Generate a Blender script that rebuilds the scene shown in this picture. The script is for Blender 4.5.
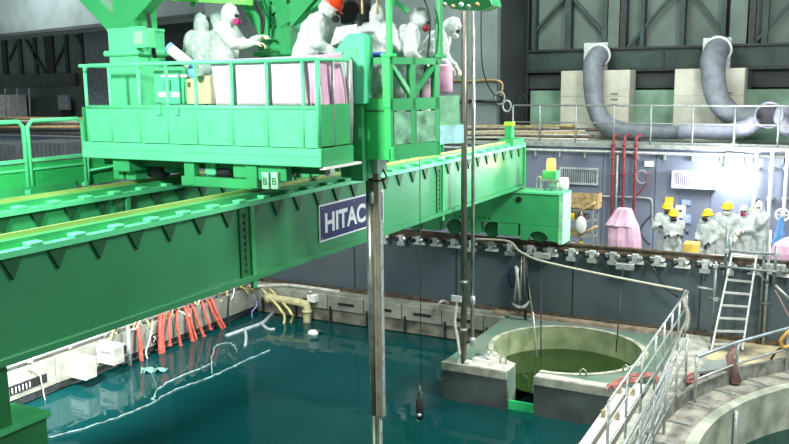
import bpy, bmesh, math, random
from mathutils import Vector, Matrix, Quaternion
random.seed(7)
S = bpy.context.scene
COL = S.collection
for o in list(bpy.data.objects):
    bpy.data.objects.remove(o)

# ---------------------------------------------------------------- camera
FPX, PIT, YAW, ROLL, CAMZ = 825.6, math.radians(9.48), math.radians(27.97), math.radians(-.63), 6.0
_cy, _sy, _cp, _sp = math.cos(YAW), math.sin(YAW), math.cos(PIT), math.sin(PIT)
_R0 = Vector((_cy, _sy, 0)); FW = Vector((-_sy*_cp, _cy*_cp, -_sp)); _U0 = Vector((-_sy*_sp, _cy*_sp, _cp))
RT = _R0*math.cos(ROLL) + _U0*math.sin(ROLL); UP = -_R0*math.sin(ROLL) + _U0*math.cos(ROLL)
cam = bpy.data.objects.new('camera', bpy.data.cameras.new('camera')); COL.objects.link(cam)
cam.data.sensor_width = 36; cam.data.lens = FPX*36/789; cam.data.clip_end = 300
M4 = Matrix.Identity(4)
for i in range(3):
    M4[i][0], M4[i][1], M4[i][2] = RT[i], UP[i], -FW[i]
M4[2][3] = CAMZ
cam.matrix_world = M4
S.camera = cam

def P(u, v, X=None, Y=None, Z=None):
    """world point seen at pixel (u, v) on the plane X=, Y= or Z="""
    d = RT*((u-394.5)/FPX) + UP*(-(v-222)/FPX) + FW
    t = X/d.x if X is not None else (Y/d.y if Y is not None else (Z-CAMZ)/d.z)
    return Vector((d.x*t, d.y*t, CAMZ + d.z*t))

# ---------------------------------------------------------------- world, lights, exposure
S.view_settings.view_transform = 'Standard'; S.view_settings.look = 'None'
S.view_settings.gamma = 1; S.view_settings.use_curve_mapping = False
S.view_settings.exposure = 0.0
W = bpy.data.worlds.new('hall_air'); S.world = W; W.use_nodes = True
W.node_tree.nodes['Background'].inputs[0].default_value = (.62, .78, .80, 1)
W.node_tree.nodes['Background'].inputs[1].default_value = .38

def area(name, loc, target, size, power, color=(1, 1, 1), sy=None, spread=180):
    l = bpy.data.lights.new(name, 'AREA'); l.energy = power; l.color = color; l.size = size
    l.shape = 'RECTANGLE'; l.size_y = sy or size; l.spread = math.radians(spread)
    o = bpy.data.objects.new(name, l); COL.objects.link(o); o.location = loc
    o.rotation_euler = (Vector(target)-Vector(loc)).to_track_quat('-Z', 'Y').to_euler()
    return o
def point(name, loc, power, color=(1, 1, 1), r=.1):
    l = bpy.data.lights.new(name, 'POINT'); l.energy = power; l.color = color; l.shadow_soft_size = r
    o = bpy.data.objects.new(name, l); COL.objects.link(o); o.location = loc
    return o
area('work_lamp_front', (-6.85, 1.6, 8.4), (-7.2, 8.6, 5.0), .9, 1200, (.98, 1, .97))
area('ceiling_lamp', (-8, 13, 15), (-8, 14, 0), 7, 1250, (.93, 1, .98))
area('ceiling_lamp_right', (3, 12, 13), (-2.5, 17, .5), 3, 2300, (1, 1, .95))
area('girder_fill_right', (5.0, 20.5, 7.5), (-6.6, 16.5, 4.0), 1.6, 420, (.95, .98, 1), spread=60)  # added fill, source unseen; brightens the far end of the front girder
area('truss_fill_left', (-27, 19, 12), (-30, 28, 6), 3, 900, (.95, .97, 1))  # added fill, source unseen; lifts the dark truss bay at left
area('curb_lamp', (-12.6, 9.8, 3.2), (-14.6, 11.2, .2), .5, 330, (1, 1, 1), spread=110)
area('curb_lamp_far', (-11.5, 15.2, 3.3), (-14.6, 17.2, .2), .8, 150, (1, 1, 1))
area('hall_lamp_back', (-8, 21, 14), (-4, 29, 5), 4, 700, (.85, 1, .93))
point('flood_glow', P(734, 163, Y=24.2), 370, (.9, .93, 1), .25)
point('flood_glow_wide', P(734, 168, Y=22.9), 90, (.92, .94, 1), .3)

FL = 1.05    # deck height behind the grey wall
# ---------------------------------------------------------------- materials
def srgb(r, g, b):
    f = lambda c: (c/255/12.92) if c <= 10 else ((c/255+.055)/1.055)**2.4
    return (f(r), f(g), f(b), 1)
MATS = {}
def mat(name, col, rough=.5, metal=0, var=.12, scale=6, bump=0, bscale=40, col2=None, emit=None, es=1, alpha=None, trans=0, coat=0, sub=0):
    if name in MATS: return MATS[name]
    m = bpy.data.materials.new(name); m.use_nodes = True; MATS[name] = m
    nt = m.node_tree; b = nt.nodes['Principled BSDF']
    c = srgb(*col)
    b.inputs['Roughness'].default_value = rough; b.inputs['Metallic'].default_value = metal
    b.inputs['Coat Weight'].default_value = coat
    tc = nt.nodes.new('ShaderNodeTexCoord')
    if var or col2:
        n = nt.nodes.new('ShaderNodeTexNoise'); n.inputs['Scale'].default_value = scale; n.inputs['Detail'].default_value = 5
        nt.links.new(tc.outputs['Object'], n.inputs['Vector'])
        r = nt.nodes.new('ShaderNodeValToRGB')
        c2 = srgb(*col2) if col2 else tuple(x*(1-var*2) for x in c[:3])+(1,)
        c1 = c if col2 else tuple(min(1, x*(1+var)) for x in c[:3])+(1,)
        r.color_ramp.elements[0].color = c2; r.color_ramp.elements[1].color = c1
        r.color_ramp.elements[0].position = .35; r.color_ramp.elements[1].position = .62
        nt.links.new(n.outputs['Fac'], r.inputs['Fac']); nt.links.new(r.outputs['Color'], b.inputs['Base Color'])
    else:
        b.inputs['Base Color'].default_value = c
    if bump:
        n2 = nt.nodes.new('ShaderNodeTexNoise'); n2.inputs['Scale'].default_value = bscale; n2.inputs['Detail'].default_value = 4
        nt.links.new(tc.outputs['Object'], n2.inputs['Vector'])
        bp = nt.nodes.new('ShaderNodeBump'); bp.inputs['Strength'].default_value = bump; bp.inputs['Distance'].default_value = .02
        nt.links.new(n2.outputs['Fac'], bp.inputs['Height']); nt.links.new(bp.outputs['Normal'], b.inputs['Normal'])
    if emit:
        b.inputs['Emission Color'].default_value = srgb(*emit); b.inputs['Emission Strength'].default_value = es
    if alpha is not None: b.inputs['Alpha'].default_value = alpha
    if trans: b.inputs['Transmission Weight'].default_value = trans
    if sub: b.inputs['Subsurface Weight'].default_value = sub
    return m
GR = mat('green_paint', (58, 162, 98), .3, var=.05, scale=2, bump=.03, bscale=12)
GRW = mat('girder_shaded_satin', (50, 132, 84), .34, var=.04, scale=1.5, coat=.1)  # darker copy of the green paint; shade of the girder face in its colour
GUS = mat('gusset_shade_green', (18, 84, 46), .5, var=.05)  # dark of the shaded recess gaps put into the gusset colour
GRD = mat('green_paint_dark', (24, 108, 56), .45, var=.06, scale=3)
GRM = mat('lit_green_paint', (96, 214, 150), .4, var=.04, scale=3)  # lighter copy of the green paint, with lamp light in its colour
RAILY = mat('worn_rail_steel', (170, 196, 110), .4, .2, var=.06, scale=1)
STEEL = mat('stainless_steel', (168, 170, 160), .28, .75, var=.15, scale=5)
GALV = mat('galvanised_tube', (176, 182, 178), .42, .45, var=.15, scale=20)
DKST = mat('dark_steel', (52, 58, 58), .5, .4, var=.2, scale=10)
BLACK = mat('black_rubber', (22, 24, 25), .6, var=.1)
CONC = mat('pale_concrete', (166, 164, 150), .8, var=.22, scale=3, bump=.3, bscale=25)
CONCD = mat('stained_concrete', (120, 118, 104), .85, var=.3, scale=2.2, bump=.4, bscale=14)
CURB = mat('pool_curb_steel', (140, 142, 130), .6, var=.13, scale=2.5, bump=.12, bscale=18)
WALLG = mat('grey_clad_wall', (78, 92, 97), .26, var=.07, scale=.7, bump=.06, bscale=5)
BLUEG = mat('blue_grey_wall', (118, 126, 144), .5, var=.1, scale=.8, bump=.05)
SHAFT = mat('grey_shaft_wall', (118, 132, 130), .6, var=.08, scale=1.2)
CLAD = mat('hall_cladding', (96, 110, 102), .7, var=.14, scale=.8)
FRAME = mat('dark_green_frame', (48, 66, 62), .6, var=.15, scale=2)
DARKW = mat('dark_hall_wall', (52, 58, 60), .7, var=.2, scale=.6)
GREENW = mat('green_panel_wall', (122, 154, 134), .6, var=.15, scale=1.5)
BEIGE = mat('beige_unit_paint', (198, 196, 180), .5, var=.05, scale=3)
DUCT = mat('grey_flexible_duct', (122, 128, 136), .5, var=.12, scale=4, bump=.05)
SILVER = mat('silver_tape', (206, 212, 212), .35, .5, var=.12, scale=14, bump=.6, bscale=30)
REDP = mat('red_pipe_paint', (146, 62, 66), .5, var=.15, scale=8)
WHITE = mat('white_paint', (226, 228, 222), .5, var=.05, scale=6)
WOOD = mat('raw_wood', (186, 160, 112), .7, var=.2, scale=9)
BROWN = mat('brown_rail', (96, 84, 70), .55, .3, var=.3, scale=7)
SUIT = mat('white_coverall', (196, 205, 202), .6, var=.05, scale=7, bump=1.0, bscale=7)
SUITV = mat('thin_plastic_suit', (176, 198, 190), .35, var=.06, scale=6, bump=1.0, bscale=8)
SKIN = mat('skin', (196, 150, 122), .5, var=.03)
HAIRB = mat('dark_visor', (34, 38, 42), .2)
PINK = mat('magenta_filter', (196, 44, 120), .4)
PINKC = mat('pink_sheet', (214, 172, 196), .55, var=.06, scale=5, bump=.6, bscale=6)
SHEET = mat('white_sheet', (198, 184, 198), .6, var=.03, scale=4, bump=.35, bscale=5)
REDH = mat('orange_red_helmet', (236, 70, 24), .25, var=0)
YELH = mat('yellow_helmet', (236, 206, 30), .3, var=0)
BLUEB = mat('blue_belt', (44, 84, 190), .5, var=.05)
BLUEP = mat('blue_plastic', (110, 165, 225), .4, var=.1)
LATEX = mat('pale_latex', (222, 222, 190), .5, var=.03)
HOSER = mat('orange_red_hose', (208, 96, 78), .5, var=.2, scale=14)
HOSEY = mat('pale_yellow_hose', (206, 198, 130), .5, var=.1)
NAVY = mat('navy_enamel', (30, 40, 92), .35, var=.03)
LETTER = mat('white_lettering', (226, 230, 232), .5, var=0)
ROPE = mat('pale_rope', (186, 184, 168), .8, var=.15, scale=30)
YELL = mat('yellow_plastic', (236, 200, 60), .45, var=.06)
PIPEY = mat('cream_pipe', (190, 184, 140), .5, var=.12, scale=6)
GLASS_L = mat('pale_green_plate', (150, 190, 165), .35, var=.05)
BRICKP = mat('copper_pipe', (176, 150, 104), .4, .4, var=.15)
AMBER = mat('amber_lamp_glass', (255, 170, 70), .3, emit=(255, 186, 100), es=1.3)
LAMPW = mat('flood_lamp_glass', (255, 255, 255), .3, emit=(240, 246, 255), es=60)

# ---------------------------------------------------------------- mesh builder
class MB:
    def __init__(s): s.v = []; s.f = []; s.sm = []
    def add(s, vs, fs, smooth=False):
        b = len(s.v); s.v += [tuple(v) for v in vs]
        for f in fs: s.f.append(tuple(b+i for i in f)); s.sm.append(smooth)
        return s
    def box(s, x0, x1, y0, y1, z0, z1):
        if x0 > x1: x0, x1 = x1, x0
        if y0 > y1: y0, y1 = y1, y0
        if z0 > z1: z0, z1 = z1, z0
        return s.add([(x, y, z) for z in (z0, z1) for x, y in ((x0, y0), (x1, y0), (x1, y1), (x0, y1))],
                     [(3, 2, 1, 0), (4, 5, 6, 7), (0, 1, 5, 4), (1, 2, 6, 5), (2, 3, 7, 6), (3, 0, 4, 7)])
    def prism(s, pts, ext, smooth=False):
        n = len(pts); e = Vector(ext); pts = [Vector(p) for p in pts]
        nrm = Vector((0, 0, 0))
        for i in range(n): nrm += pts[i].cross(pts[(i+1) % n])
        if nrm.dot(e) > 0: pts = pts[::-1]
        vs = pts+[p+e for p in pts]
        # base faces away from ext
        fs = [tuple(range(n)), tuple(range(2*n-1, n-1, -1))]
        for i in range(n):
            j = (i+1) % n; fs.append((j, i, n+i, n+j))
        return s.add(vs, fs, smooth)
    def beam(s, p, q, w, h, up=(0, 0, 1)):
        p = Vector(p); q = Vector(q); d = (q-p).normalized(); up = Vector(up)
        if abs(d.dot(up)) > .98: up = Vector((0, 1, 0))
        a = d.cross(up).normalized()*(w/2); b = a.cross(d).normalized()*(h/2)
        c = [p-a-b, p+a-b, p+a+b, p-a+b]
        return s.prism(c, q-p)
    def tube(s, pts, r, n=8, caps=True, closed=False):
        pts = [Vector(p) for p in pts]; m = len(pts)
        rs = r if isinstance(r, (list, tuple)) else [r]*m
        vs = []; a = None
        for i in range(m):
            if closed: d = pts[(i+1) % m]-pts[i-1]
            else: d = pts[min(i+1, m-1)]-pts[max(i-1, 0)]
            if d.length < 1e-9: d = Vector((0, 0, 1))
            d.normalize()
            if a is None:
                a = d.cross(Vector((0, 0, 1)))
                if a.length < .1: a = d.cross(Vector((0, 1, 0)))
            a = a-d*a.dot(d)
            if a.length < 1e-6: a = d.orthogonal()
            a.normalize(); b = d.cross(a)
            for k in range(n):
                t = 2*math.pi*k/n
                vs.append(pts[i]+(a*math.cos(t)+b*math.sin(t))*rs[i])
        fs = []
        for i in range(m if closed else m-1):
            j = (i+1) % m
            for k in range(n):
                l = (k+1) % n; fs.append((i*n+k, i*n+l, j*n+l, j*n+k))
        base = len(s.v); s.add(vs, fs, True)
        if caps and not closed:
            s.f.append(tuple(base+k for k in range(n-1, -1, -1))); s.sm.append(False)
            s.f.append(tuple(base+(m-1)*n+k for k in range(n))); s.sm.append(False)
        return s
    def lathe(s, prof, org=(0, 0, 0), axis=(0, 0, 1), n=20, smooth=True, cap=True):
        org = Vector(org); ax = Vector(axis).normalized(); a = ax.orthogonal().normalized(); b = ax.cross(a)
        vs = []
        for r, h in prof:
            for k in range(n):
                t = 2*math.pi*k/n; vs.append(org+ax*h+(a*math.cos(t)+b*math.sin(t))*r)
        fs = []
        for i in range(len(prof)-1):
            for k in range(n):
                l = (k+1) % n; fs.append((i*n+k, i*n+l, (i+1)*n+l, (i+1)*n+k))
        base = len(s.v); s.add(vs, fs, smooth)
        if cap:
            s.f.append(tuple(base+k for k in range(n-1, -1, -1))); s.sm.append(False)
            s.f.append(tuple(base+(len(prof)-1)*n+k for k in range(n))); s.sm.append(False)
        return s
    def ell(s, c, r, n=14, m=9, rot=None):
        c = Vector(c); vs = []
        for i in range(m+1):
            ph = math.pi*i/m
            for k in range(n):
                t = 2*math.pi*k/n
                p = Vector((r[0]*math.sin(ph)*math.cos(t), r[1]*math.sin(ph)*math.sin(t), -r[2]*math.cos(ph)))
                if rot: p = rot @ p
                vs.append(c+p)
        fs = []
        for i in range(m):
            for k in range(n):
                l = (k+1) % n; fs.append((i*n+k, i*n+l, (i+1)*n+l, (i+1)*n+k))
        return s.add(vs, fs, True)
    def build(s, name, material, parent=None, bevel=0, kind=None):
        me = bpy.data.meshes.new(name); me.from_pydata(s.v, [], s.f); me.validate()
        if len(me.polygons) == len(s.sm): me.polygons.foreach_set('use_smooth', s.sm)
        me.materials.append(material); me.update()
        if any(s.sm):
            bm = bmesh.new(); bm.from_mesh(me); bmesh.ops.remove_doubles(bm, verts=bm.verts, dist=1e-5)
            bm.to_mesh(me); bm.free()
        o = bpy.data.objects.new(name, me); COL.objects.link(o)
        if parent is not None:
            o.parent = parent
            o.matrix_parent_inverse = WORLD(parent).inverted()
        if bevel:
            b = o.modifiers.new('bevel', 'BEVEL'); b.width = bevel; b.segments = 1; b.limit_method = 'ANGLE'
        if kind: o['kind'] = kind
        return o
def WORLD(o):
    m = o.matrix_basis.copy()
    if o.parent: m = WORLD(o.parent) @ o.matrix_parent_inverse @ m
    return m
def tag(o, label, cat, group=None, kind=None):
    o['label'] = label; o['category'] = cat
    if group: o['group'] = group
    if kind: o['kind'] = kind
    return o
def thing(name, label, cat, loc=(0, 0, 0), group=None, rz=0):
    o = bpy.data.objects.new(name, None); COL.objects.link(o); o.location = loc; o.rotation_euler = (0, 0, rz)
    o.empty_display_size = .1
    return tag(o, label, cat, group)
def struct(name, mb, m, bevel=0, label=None):
    o = mb.build(name, m, bevel=bevel); o['kind'] = 'structure'
    o['label'] = label or name.replace('_', ' '); o['category'] = 'structure'
    return o
def B(*a): return MB().box(*a)
def clone(o, parent, offset):
    c = o.copy(); COL.objects.link(c); c.parent = parent; c.matrix_parent_inverse = o.matrix_parent_inverse.copy(); c.location = o.location+Vector(offset)
    return c
def arcpts(c, r, a0, a1, n, z):
    return [Vector((c[0]+r*math.cos(math.radians(a0+(a1-a0)*i/n)), c[1]+r*math.sin(math.radians(a0+(a1-a0)*i/n)), z)) for i in range(n+1)]
def curve(pts, k=6):
    pts = [Vector(p) for p in pts]; out = []
    for i in range(len(pts)-1):
        p0 = pts[max(i-1, 0)]; p1 = pts[i]; p2 = pts[i+1]; p3 = pts[min(i+2, len(pts)-1)]
        for j in range(k):
            t = j/k
            out.append(.5*((2*p1)+(p2-p0)*t+(2*p0-5*p1+4*p2-p3)*t*t+(3*p1-p0-3*p2+p3)*t**3))
    out.append(pts[-1]); return out
def railing(name, label, a, b, h, posts, rails=(1, .5), r=.022, material=None, group=None, kick=0):
    """guard rail between floor points a and b; posts = fractions along it"""
    material = material or GALV
    a = Vector(a); b = Vector(b); t = thing(name, label, 'railing', a, group)
    for f in posts:
        p = a.lerp(b, f); MB().tube([p, p+Vector((0, 0, h))], r, 8).build('post', material, t)
    for k in rails:
        z = Vector((0, 0, h*k)); MB().tube([a+z, b+z], r*(1 if k == 1 else .8), 8).build('top_rail' if k == 1 else 'mid_rail', material, t)
    if kick:
        MB().beam(a+Vector((0, 0, kick/2)), b+Vector((0, 0, kick/2)), .012, kick).build('kick_plate', material, t)
    return t
# ================================================================ SETTING
WZ = -.48      # water level
# pool basin
struct('floor', B(-15.2, -2.9, -1, 19.0, -5.3, -5.0), mat('pool_liner', (46, 92, 92), .6, var=.25, scale=.8))
struct('wall_left', B(-15.2, -14.55, 2, 19.0, -5.0, .1), CURB)
struct('wall_back', B(-14.55, -6.9, 18.75, 19.0, -5.0, .1), CURB)
# left curb: face panels with recessed joints, top slab
lc = struct('trim_1', B(-15.3, -14.56, 2, 18.8, .1, .36), CURB, label='steel and concrete curb along the left side of the pool')
y = 8.0
while y < 18.6:
    B(-14.56, -14.46, y+.012, y+1.188, -.3, .3).build('curb_panel', CURB, lc, bevel=.008); y += 1.2
B(-14.56, -14.45, 6, 18.7, -.42, -.32).build('curb_ledge', DKST, lc)
# back curb with overflow slots
bc = struct('trim_2', B(-14.5, -6.9, 18.72, 19.1, .1, .34), CURB, label='pool curb with dark overflow slots below the grey wall')
x = -14.3
while x < -7.2:
    B(x+.012, x+1.138, 18.6, 18.72, -.1, .3).build('curb_panel', CURB, bc, bevel=.008)
    B(x+.35, x+.85, 18.585, 18.615, .06, .13).build('overflow_slot', BLACK, bc)
    B(x+.08, x+.13, 18.56, 18.62, -.42, .0).build('curb_bracket', DKST, bc)
    x += 1.15
B(-14.4, -7.0, 18.66, 18.72, -.45, -.12).build('curb_ledge', CONCD, bc)
# narrow brown skirting rail at foot of grey wall
struct('trim_3', B(-15, 4, 18.98, 19.1, .34, .43), BROWN, label='brown skirting angle at the foot of the grey wall')
struct('trim_4', B(-7.2, -2.7, 18.72, 18.95, .33, .4), mat('pale_timber', (150, 136, 116), .7, var=.2), label='pale timber strip lying below the grey wall')
# floor left of the pool (operating floor)
struct('floor_left', B(-34, -15.3, 2, 24.9, .1, .33), CONC)
# grey clad wall carrying the crane rail
gw = struct('wall_front', B(-15.0, 5, 19.1, 19.4, .34, 2.02), WALLG, label='smooth dark grey clad wall under the crane rail')
for x in (-11.4, -8.35, -5.3, -2.4):
    B(x-.012, x+.012, 19.085, 19.1, .43, 2.0).build('joint_strip', DKST, gw)
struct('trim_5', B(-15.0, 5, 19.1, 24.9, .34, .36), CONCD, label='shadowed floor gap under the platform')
# deck behind the wall
struct('floor_back', B(-15.0, 5, 19.4, 25.0, .98, 1.05), mat('deck_plate', (150, 150, 142), .6, var=.15))
# crane rail along the top of the wall with clamps
rail = struct('trim_6', B(-15.0, 5, 19.06, 19.42, 2.02, 2.08), BROWN, label='long crane rail with bolted clamps on top of the grey wall')
MB().box(-15, 5, 19.14, 19.2, 2.08, 2.17).box(-15, 5, 19.11, 19.23, 2.15, 2.19).build('rail_head', BROWN, rail)
first = None
for i in range(28):
    x = -10.4+i*.505+random.uniform(-.02, .02)
    if x < -15 or x > 3: continue
    g = random.random()
    c = MB().box(x-.17, x+.15, 18.99, 19.06, 1.97, 2.05).box(x-.06, x+.08, 18.95, 19.06, 1.9, 2.09).build('rail_clamp', SILVER if i % 3 else GALV, rail, bevel=.006)
    MB().lathe([(.065, 0), (.065, .06), (.03, .06), (.03, .1)], (x-.13, 18.99, 1.97), (0, -1, 0), 8).build('clamp_bolt', DKST, c)
    MB().lathe([(.065, 0), (.06, .05), (.03, .09)], (x+.13, 18.99, 1.99), (0, -1, .3), 8).build('clamp_bolt', STEEL, c)
    if g > .3:
        B(x-.14, x+.2, 18.97, 19.04, 1.86, 1.93).build('clamp_pad', WHITE, c)
    else:
        B(x-.1, x+.12, 18.93, 19.05, 1.8, 1.9).build('clamp_pad', GALV, c)

# blue-grey rear wall and walkway above it
rw = struct('wall_rear', B(-40, 6, 25.0, 25.4, .98, 4.05), BLUEG, label='blue grey rear wall under the walkway')
for i in range(9):
    x = -9.2+i*1.55
    B(x, x+.012, 24.99, 25.0, 1.05, 3.95).build('panel_joint', DKST, rw)
struct('floor_walkway', B(-40, 6, 24.9, 29.5, 4.05, 4.17), mat('walkway_concrete', (150, 156, 150), .7, var=.15))
MB().tube([(-40, 24.86, 3.93), (6, 24.86, 3.93)], .045, 8).build('edge_pipe', GALV, rw)
for i in range(14):
    x = -9+i*.78
    MB().box(x, x+.05, 24.86, 25.0, 3.72, 3.9).build('pipe_bracket', GALV, rw)
# handrail on walkway
hr = thing('walkway_railing', 'long pale steel guard rail along the rear walkway', 'railing', (-9, 25, 4.17))
pu = [513, 540, 576, 614, 651, 693, 735, 779]
for u in pu:
    p = P(u, 120, Y=25.0); MB().tube([(p.x, 25.0, 4.15), (p.x, 25.0, 5.3)], .028, 8).build('post', GALV, hr)
x0 = P(513, 120, Y=25).x
MB().tube([(x0, 25, 5.3), (3.5, 25, 5.3)], .028, 8).build('top_rail', GALV, hr)
MB().tube([(x0, 25, 4.78), (3.5, 25, 4.78)], .022, 8).build('mid_rail', GALV, hr)
B(x0, 3.5, 24.99, 25.0, 4.17, 4.24).build('kick_plate', GALV, hr)

# hall wall far behind: cladding, girt beams, columns, braces
YB = 28.6
hw = struct('wall_hall', B(-42, 8, YB, YB+.3, 4.1, 13), CLAD, label='tall grey green clad wall of the hall')
def zb(v, u=640, Y=YB-.4): return P(u, v, Y=Y).z
zt, zl = zb(49), zb(68)
for z0, z1, nm, mm in ((zl, zt, 'girt_beam', FRAME),):
    B(-9.6, 8, YB-.4, YB-.05, z0, z1).build(nm, mm, hw)
B(-9.6, 8, YB-.5, YB-.05, zt, zt+.07).build('beam_flange', DKST, hw)
B(-9.6, 8, YB-.5, YB-.05, zl-.1, zl).build('beam_flange', DKST, hw)
B(-9.6, 8, YB-.3, YB-.05, zb(88), zl-.1).build('dark_panel', DARKW, hw)
B(-9.6, 8, YB-.34, YB-.29, zb(73), zb(70)).build('black_pipe', BLACK, hw)
for u0, u1, mm in ((532, 536, FRAME), (565, 571, FRAME), (602, 607, FRAME), (608, 619, CLAD), (620, 626, DKST), (640, 644, FRAME), (679, 684, FRAME),
                   (720, 725, FRAME), (729, 746, CLAD), (748, 754, DKST), (761, 767, FRAME), (500, 529, DARKW)):
    a = P(u0, 45, Y=YB-.3); b = P(u1, 45, Y=YB-.3)
    zz = 4.2 if mm in (DKST, DARKW, CLAD) else zt
    B(a.x, b.x, YB-.38, YB, zz, 12).build('column', mm, hw)
for (u0, v0, u1, v1) in ((536, 31, 563, 0), (575, 0, 608, 38), (628, 47, 668, 0), (698, 0, 728, 40), (754, 43, 795, -2)):
    a = P(u0, v0, Y=YB-.2); b = P(u1, v1, Y=YB-.2); d = (a-b)
    lo = a if a.z < b.z else b; hi = b if a.z < b.z else a
    hi = lo+(hi-lo)*1.8
    MB().beam(lo, hi, .1, .13, (0, 1, 0)).build('brace', FRAME, hw)
for u in (589+300/3.945*1.0, 662.5):
    p = P(663, 58, Y=YB-.45)
B(P(662, 58, Y=YB-.42).x, P(664.5, 58, Y=YB-.42).x, YB-.44, YB-.4, zl, zt).build('stiffener', DKST, hw)
# green panels on the lower part of the hall wall
gp = struct('wall_green', B(-9.4, 8, YB-.7, YB-.45, 4.17, zb(90)), GREENW, label='green painted lower panel of the hall wall')
# pale grey shaft wall between crane and hall wall
sh = struct('wall_shaft', B(P(372, 60, Y=25.3).x-6, P(497, 60, Y=25.3).x, 25.3, 25.6, 4.17, 13), SHAFT, label='pale grey shaft wall behind the steel masts')
struct('wall_shaft_return', B(P(497, 60, Y=25.3).x-.3, P(497, 60, Y=25.3).x, 25.6, YB, 4.17, 13), DARKW)
MB().tube([P(470, 101, Y=25.2), P(500, 101.5, Y=25.2)], .05, 8).build('dark_pipe', DKST, sh)
MB().tube([P(441, 102, Y=25.2), P(470, 101, Y=25.2)], .05, 8).build('dark_pipe', DKST, sh)

# left rear of the hall: big overhead girder, truss bay, dark wall
a = P(-30, 40.5, Y=24.0); b = P(205, 16.5, Y=21.5); c = P(330, 10, Y=20)
og = struct('ceiling', MB().prism([a, b, b+Vector((0, 0, 4)), a+Vector((0, 0, 4))], (.3, 1.0, 0)), SHAFT, label='huge grey overhead girder crossing the upper left')
a2 = P(-30, 44, Y=24.2)
MB().prism([a+Vector((0, -.02, .12)), b+Vector((0, -.02, .12)), b+Vector((0, -.02, .0)), a+Vector((0, -.02, .0))], (0, -.12, 0)).build('girder_flange', DARKW, og)
lw = struct('wall_hall_left', B(-52, -20, 29, 29.3, 2, 14), DARKW, label='dark rear hall wall at the left with truss bracing')
YL = 28.9
B(P(-20, 50, Y=YL).x, P(84, 50, Y=YL).x, YL-.05, YL+.05, P(0, 73, Y=YL).z, P(0, 30, Y=YL).z).build('dim_panel', mat('dim_cladding', (150, 142, 142), .8, var=.2, scale=.5), lw)
for (u0, v0, u1, v1, w) in ((4, 30, 7, 75, .35), (19, 30, 23, 75, .22), (34, 30, 38, 75, .22), (48, 25, 53, 84, .6), (66, 28, 69, 75, .2), (81, 25, 85, 66, .14),
                            (10, 60, 18, 42, .12), (27, 40, 46, 72, .15), (56, 65, 66, 45, .12), (77, 35, 83, 44, .12)):
    MB().beam(P(u0, v0, Y=YL-.3), P(u1, v1, Y=YL-.3), w, .2, (0, 1, 0)).build('truss_member', BLACK if w > .3 else DKST, lw)
B(P(-20, 72, Y=YL).x, P(83, 72, Y=YL).x, YL-.5, YL, P(40, 86, Y=YL).z, P(40, 74, Y=YL).z).build('girt_beam', mat('dim_beam', (66, 72, 72), .6), lw)
# grey block face right of the truss bay
struct('wall_block', B(P(85, 60, Y=27).x, P(150, 60, Y=27).x, 27, 28, 3, 12), mat('block_grey', (112, 122, 126), .7, var=.15), label='dim grey block wall behind the platform at left')
struct('wall_block_dark', B(P(150, 60, Y=27.2).x, P(376, 60, Y=27.2).x, 27.2, 28, 3, 12), DARKW, label='dark wall behind the workers on the platform')

# ---------------------------------------------------------------- water
def water(name, mb, tint, body, k, label):
    m = bpy.data.materials.new(name); m.use_nodes = True; nt = m.node_tree; nt.nodes.clear()
    N = nt.nodes.new; L = nt.links.new
    out = N('ShaderNodeOutputMaterial'); tr = N('ShaderNodeBsdfTransparent'); tr.inputs[0].default_value = srgb(*tint)
    df = N('ShaderNodeBsdfDiffuse'); df.inputs[0].default_value = srgb(*body)
    gl = N('ShaderNodeBsdfGlossy'); gl.inputs['Roughness'].default_value = .035
    m1 = N('ShaderNodeMixShader'); m1.inputs[0].default_value = k
    m2 = N('ShaderNodeMixShader'); fr = N('ShaderNodeFresnel'); fr.inputs['IOR'].default_value = 1.38
    tc = N('ShaderNodeTexCoord'); no = N('ShaderNodeTexNoise'); no.inputs['Scale'].default_value = 1.6; no.inputs['Detail'].default_value = 3
    bp = N('ShaderNodeBump'); bp.inputs['Strength'].default_value = .05; bp.inputs['Distance'].default_value = .15
    L(tc.outputs['Object'], no.inputs['Vector']); L(no.outputs['Fac'], bp.inputs['Height'])
    L(bp.outputs['Normal'], fr.inputs['Normal']); L(bp.outputs['Normal'], gl.inputs['Normal'])
    L(tr.outputs[0], m1.inputs[1]); L(df.outputs[0], m1.inputs[2]); L(m1.outputs[0], m2.inputs[1]); L(gl.outputs[0], m2.inputs[2])
    L(fr.outputs[0], m2.inputs[0]); L(m2.outputs[0], out.inputs[0])
    o = mb.build(name, m); o['kind'] = 'structure'; o['label'] = label; o['category'] = 'water'
    return o
water('water_pool', B(-14.55, -2.95, 2, 18.75, WZ-.01, WZ), (80, 175, 158), (18, 94, 94), .42, 'teal spent fuel pool water with ripples')
# cask pit slab with round opening and gate slot
CP = Vector((-4.8, 16.95, 0)); CR = 1.6
gx0, gx1 = -5.44, -4.87
ang0 = math.degrees(math.atan2(-math.sqrt(CR**2-(gx0-CP.x)**2), gx0-CP.x)); ang1 = math.degrees(math.atan2(-math.sqrt(CR**2-(gx1-CP.x)**2), gx1-CP.x))
poly = [(gx1, 14.98, -5), (-2.75, 14.98, -5), (-2.75, 18.74, -5), (-6.85, 18.74, -5), (-6.85, 14.98, -5), (gx0, 14.98, -5)]
poly += [tuple(p) for p in arcpts(CP, CR, ang0, ang1-360, 56, -5)]
slab = struct('floor_pit', MB().prism(poly, (0, 0, 5.3)), mat('green_tinted_concrete', (92, 120, 104), .7, var=.25, scale=1.2, col2=(120, 134, 116), bump=.2), label='concrete slab around the round pit with a gate slot')
lin = MB(); arc = arcpts(CP, CR-.015, ang0, ang1-360, 56, 0)
vs = []; 
for p in arc: vs += [Vector((p.x, p.y, -4.9)), Vector((p.x, p.y, .305))]
lin.add(vs, [(2*i, 2*i+1, 2*i+3, 2*i+2) for i in range(len(arc)-1)], True)
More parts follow.
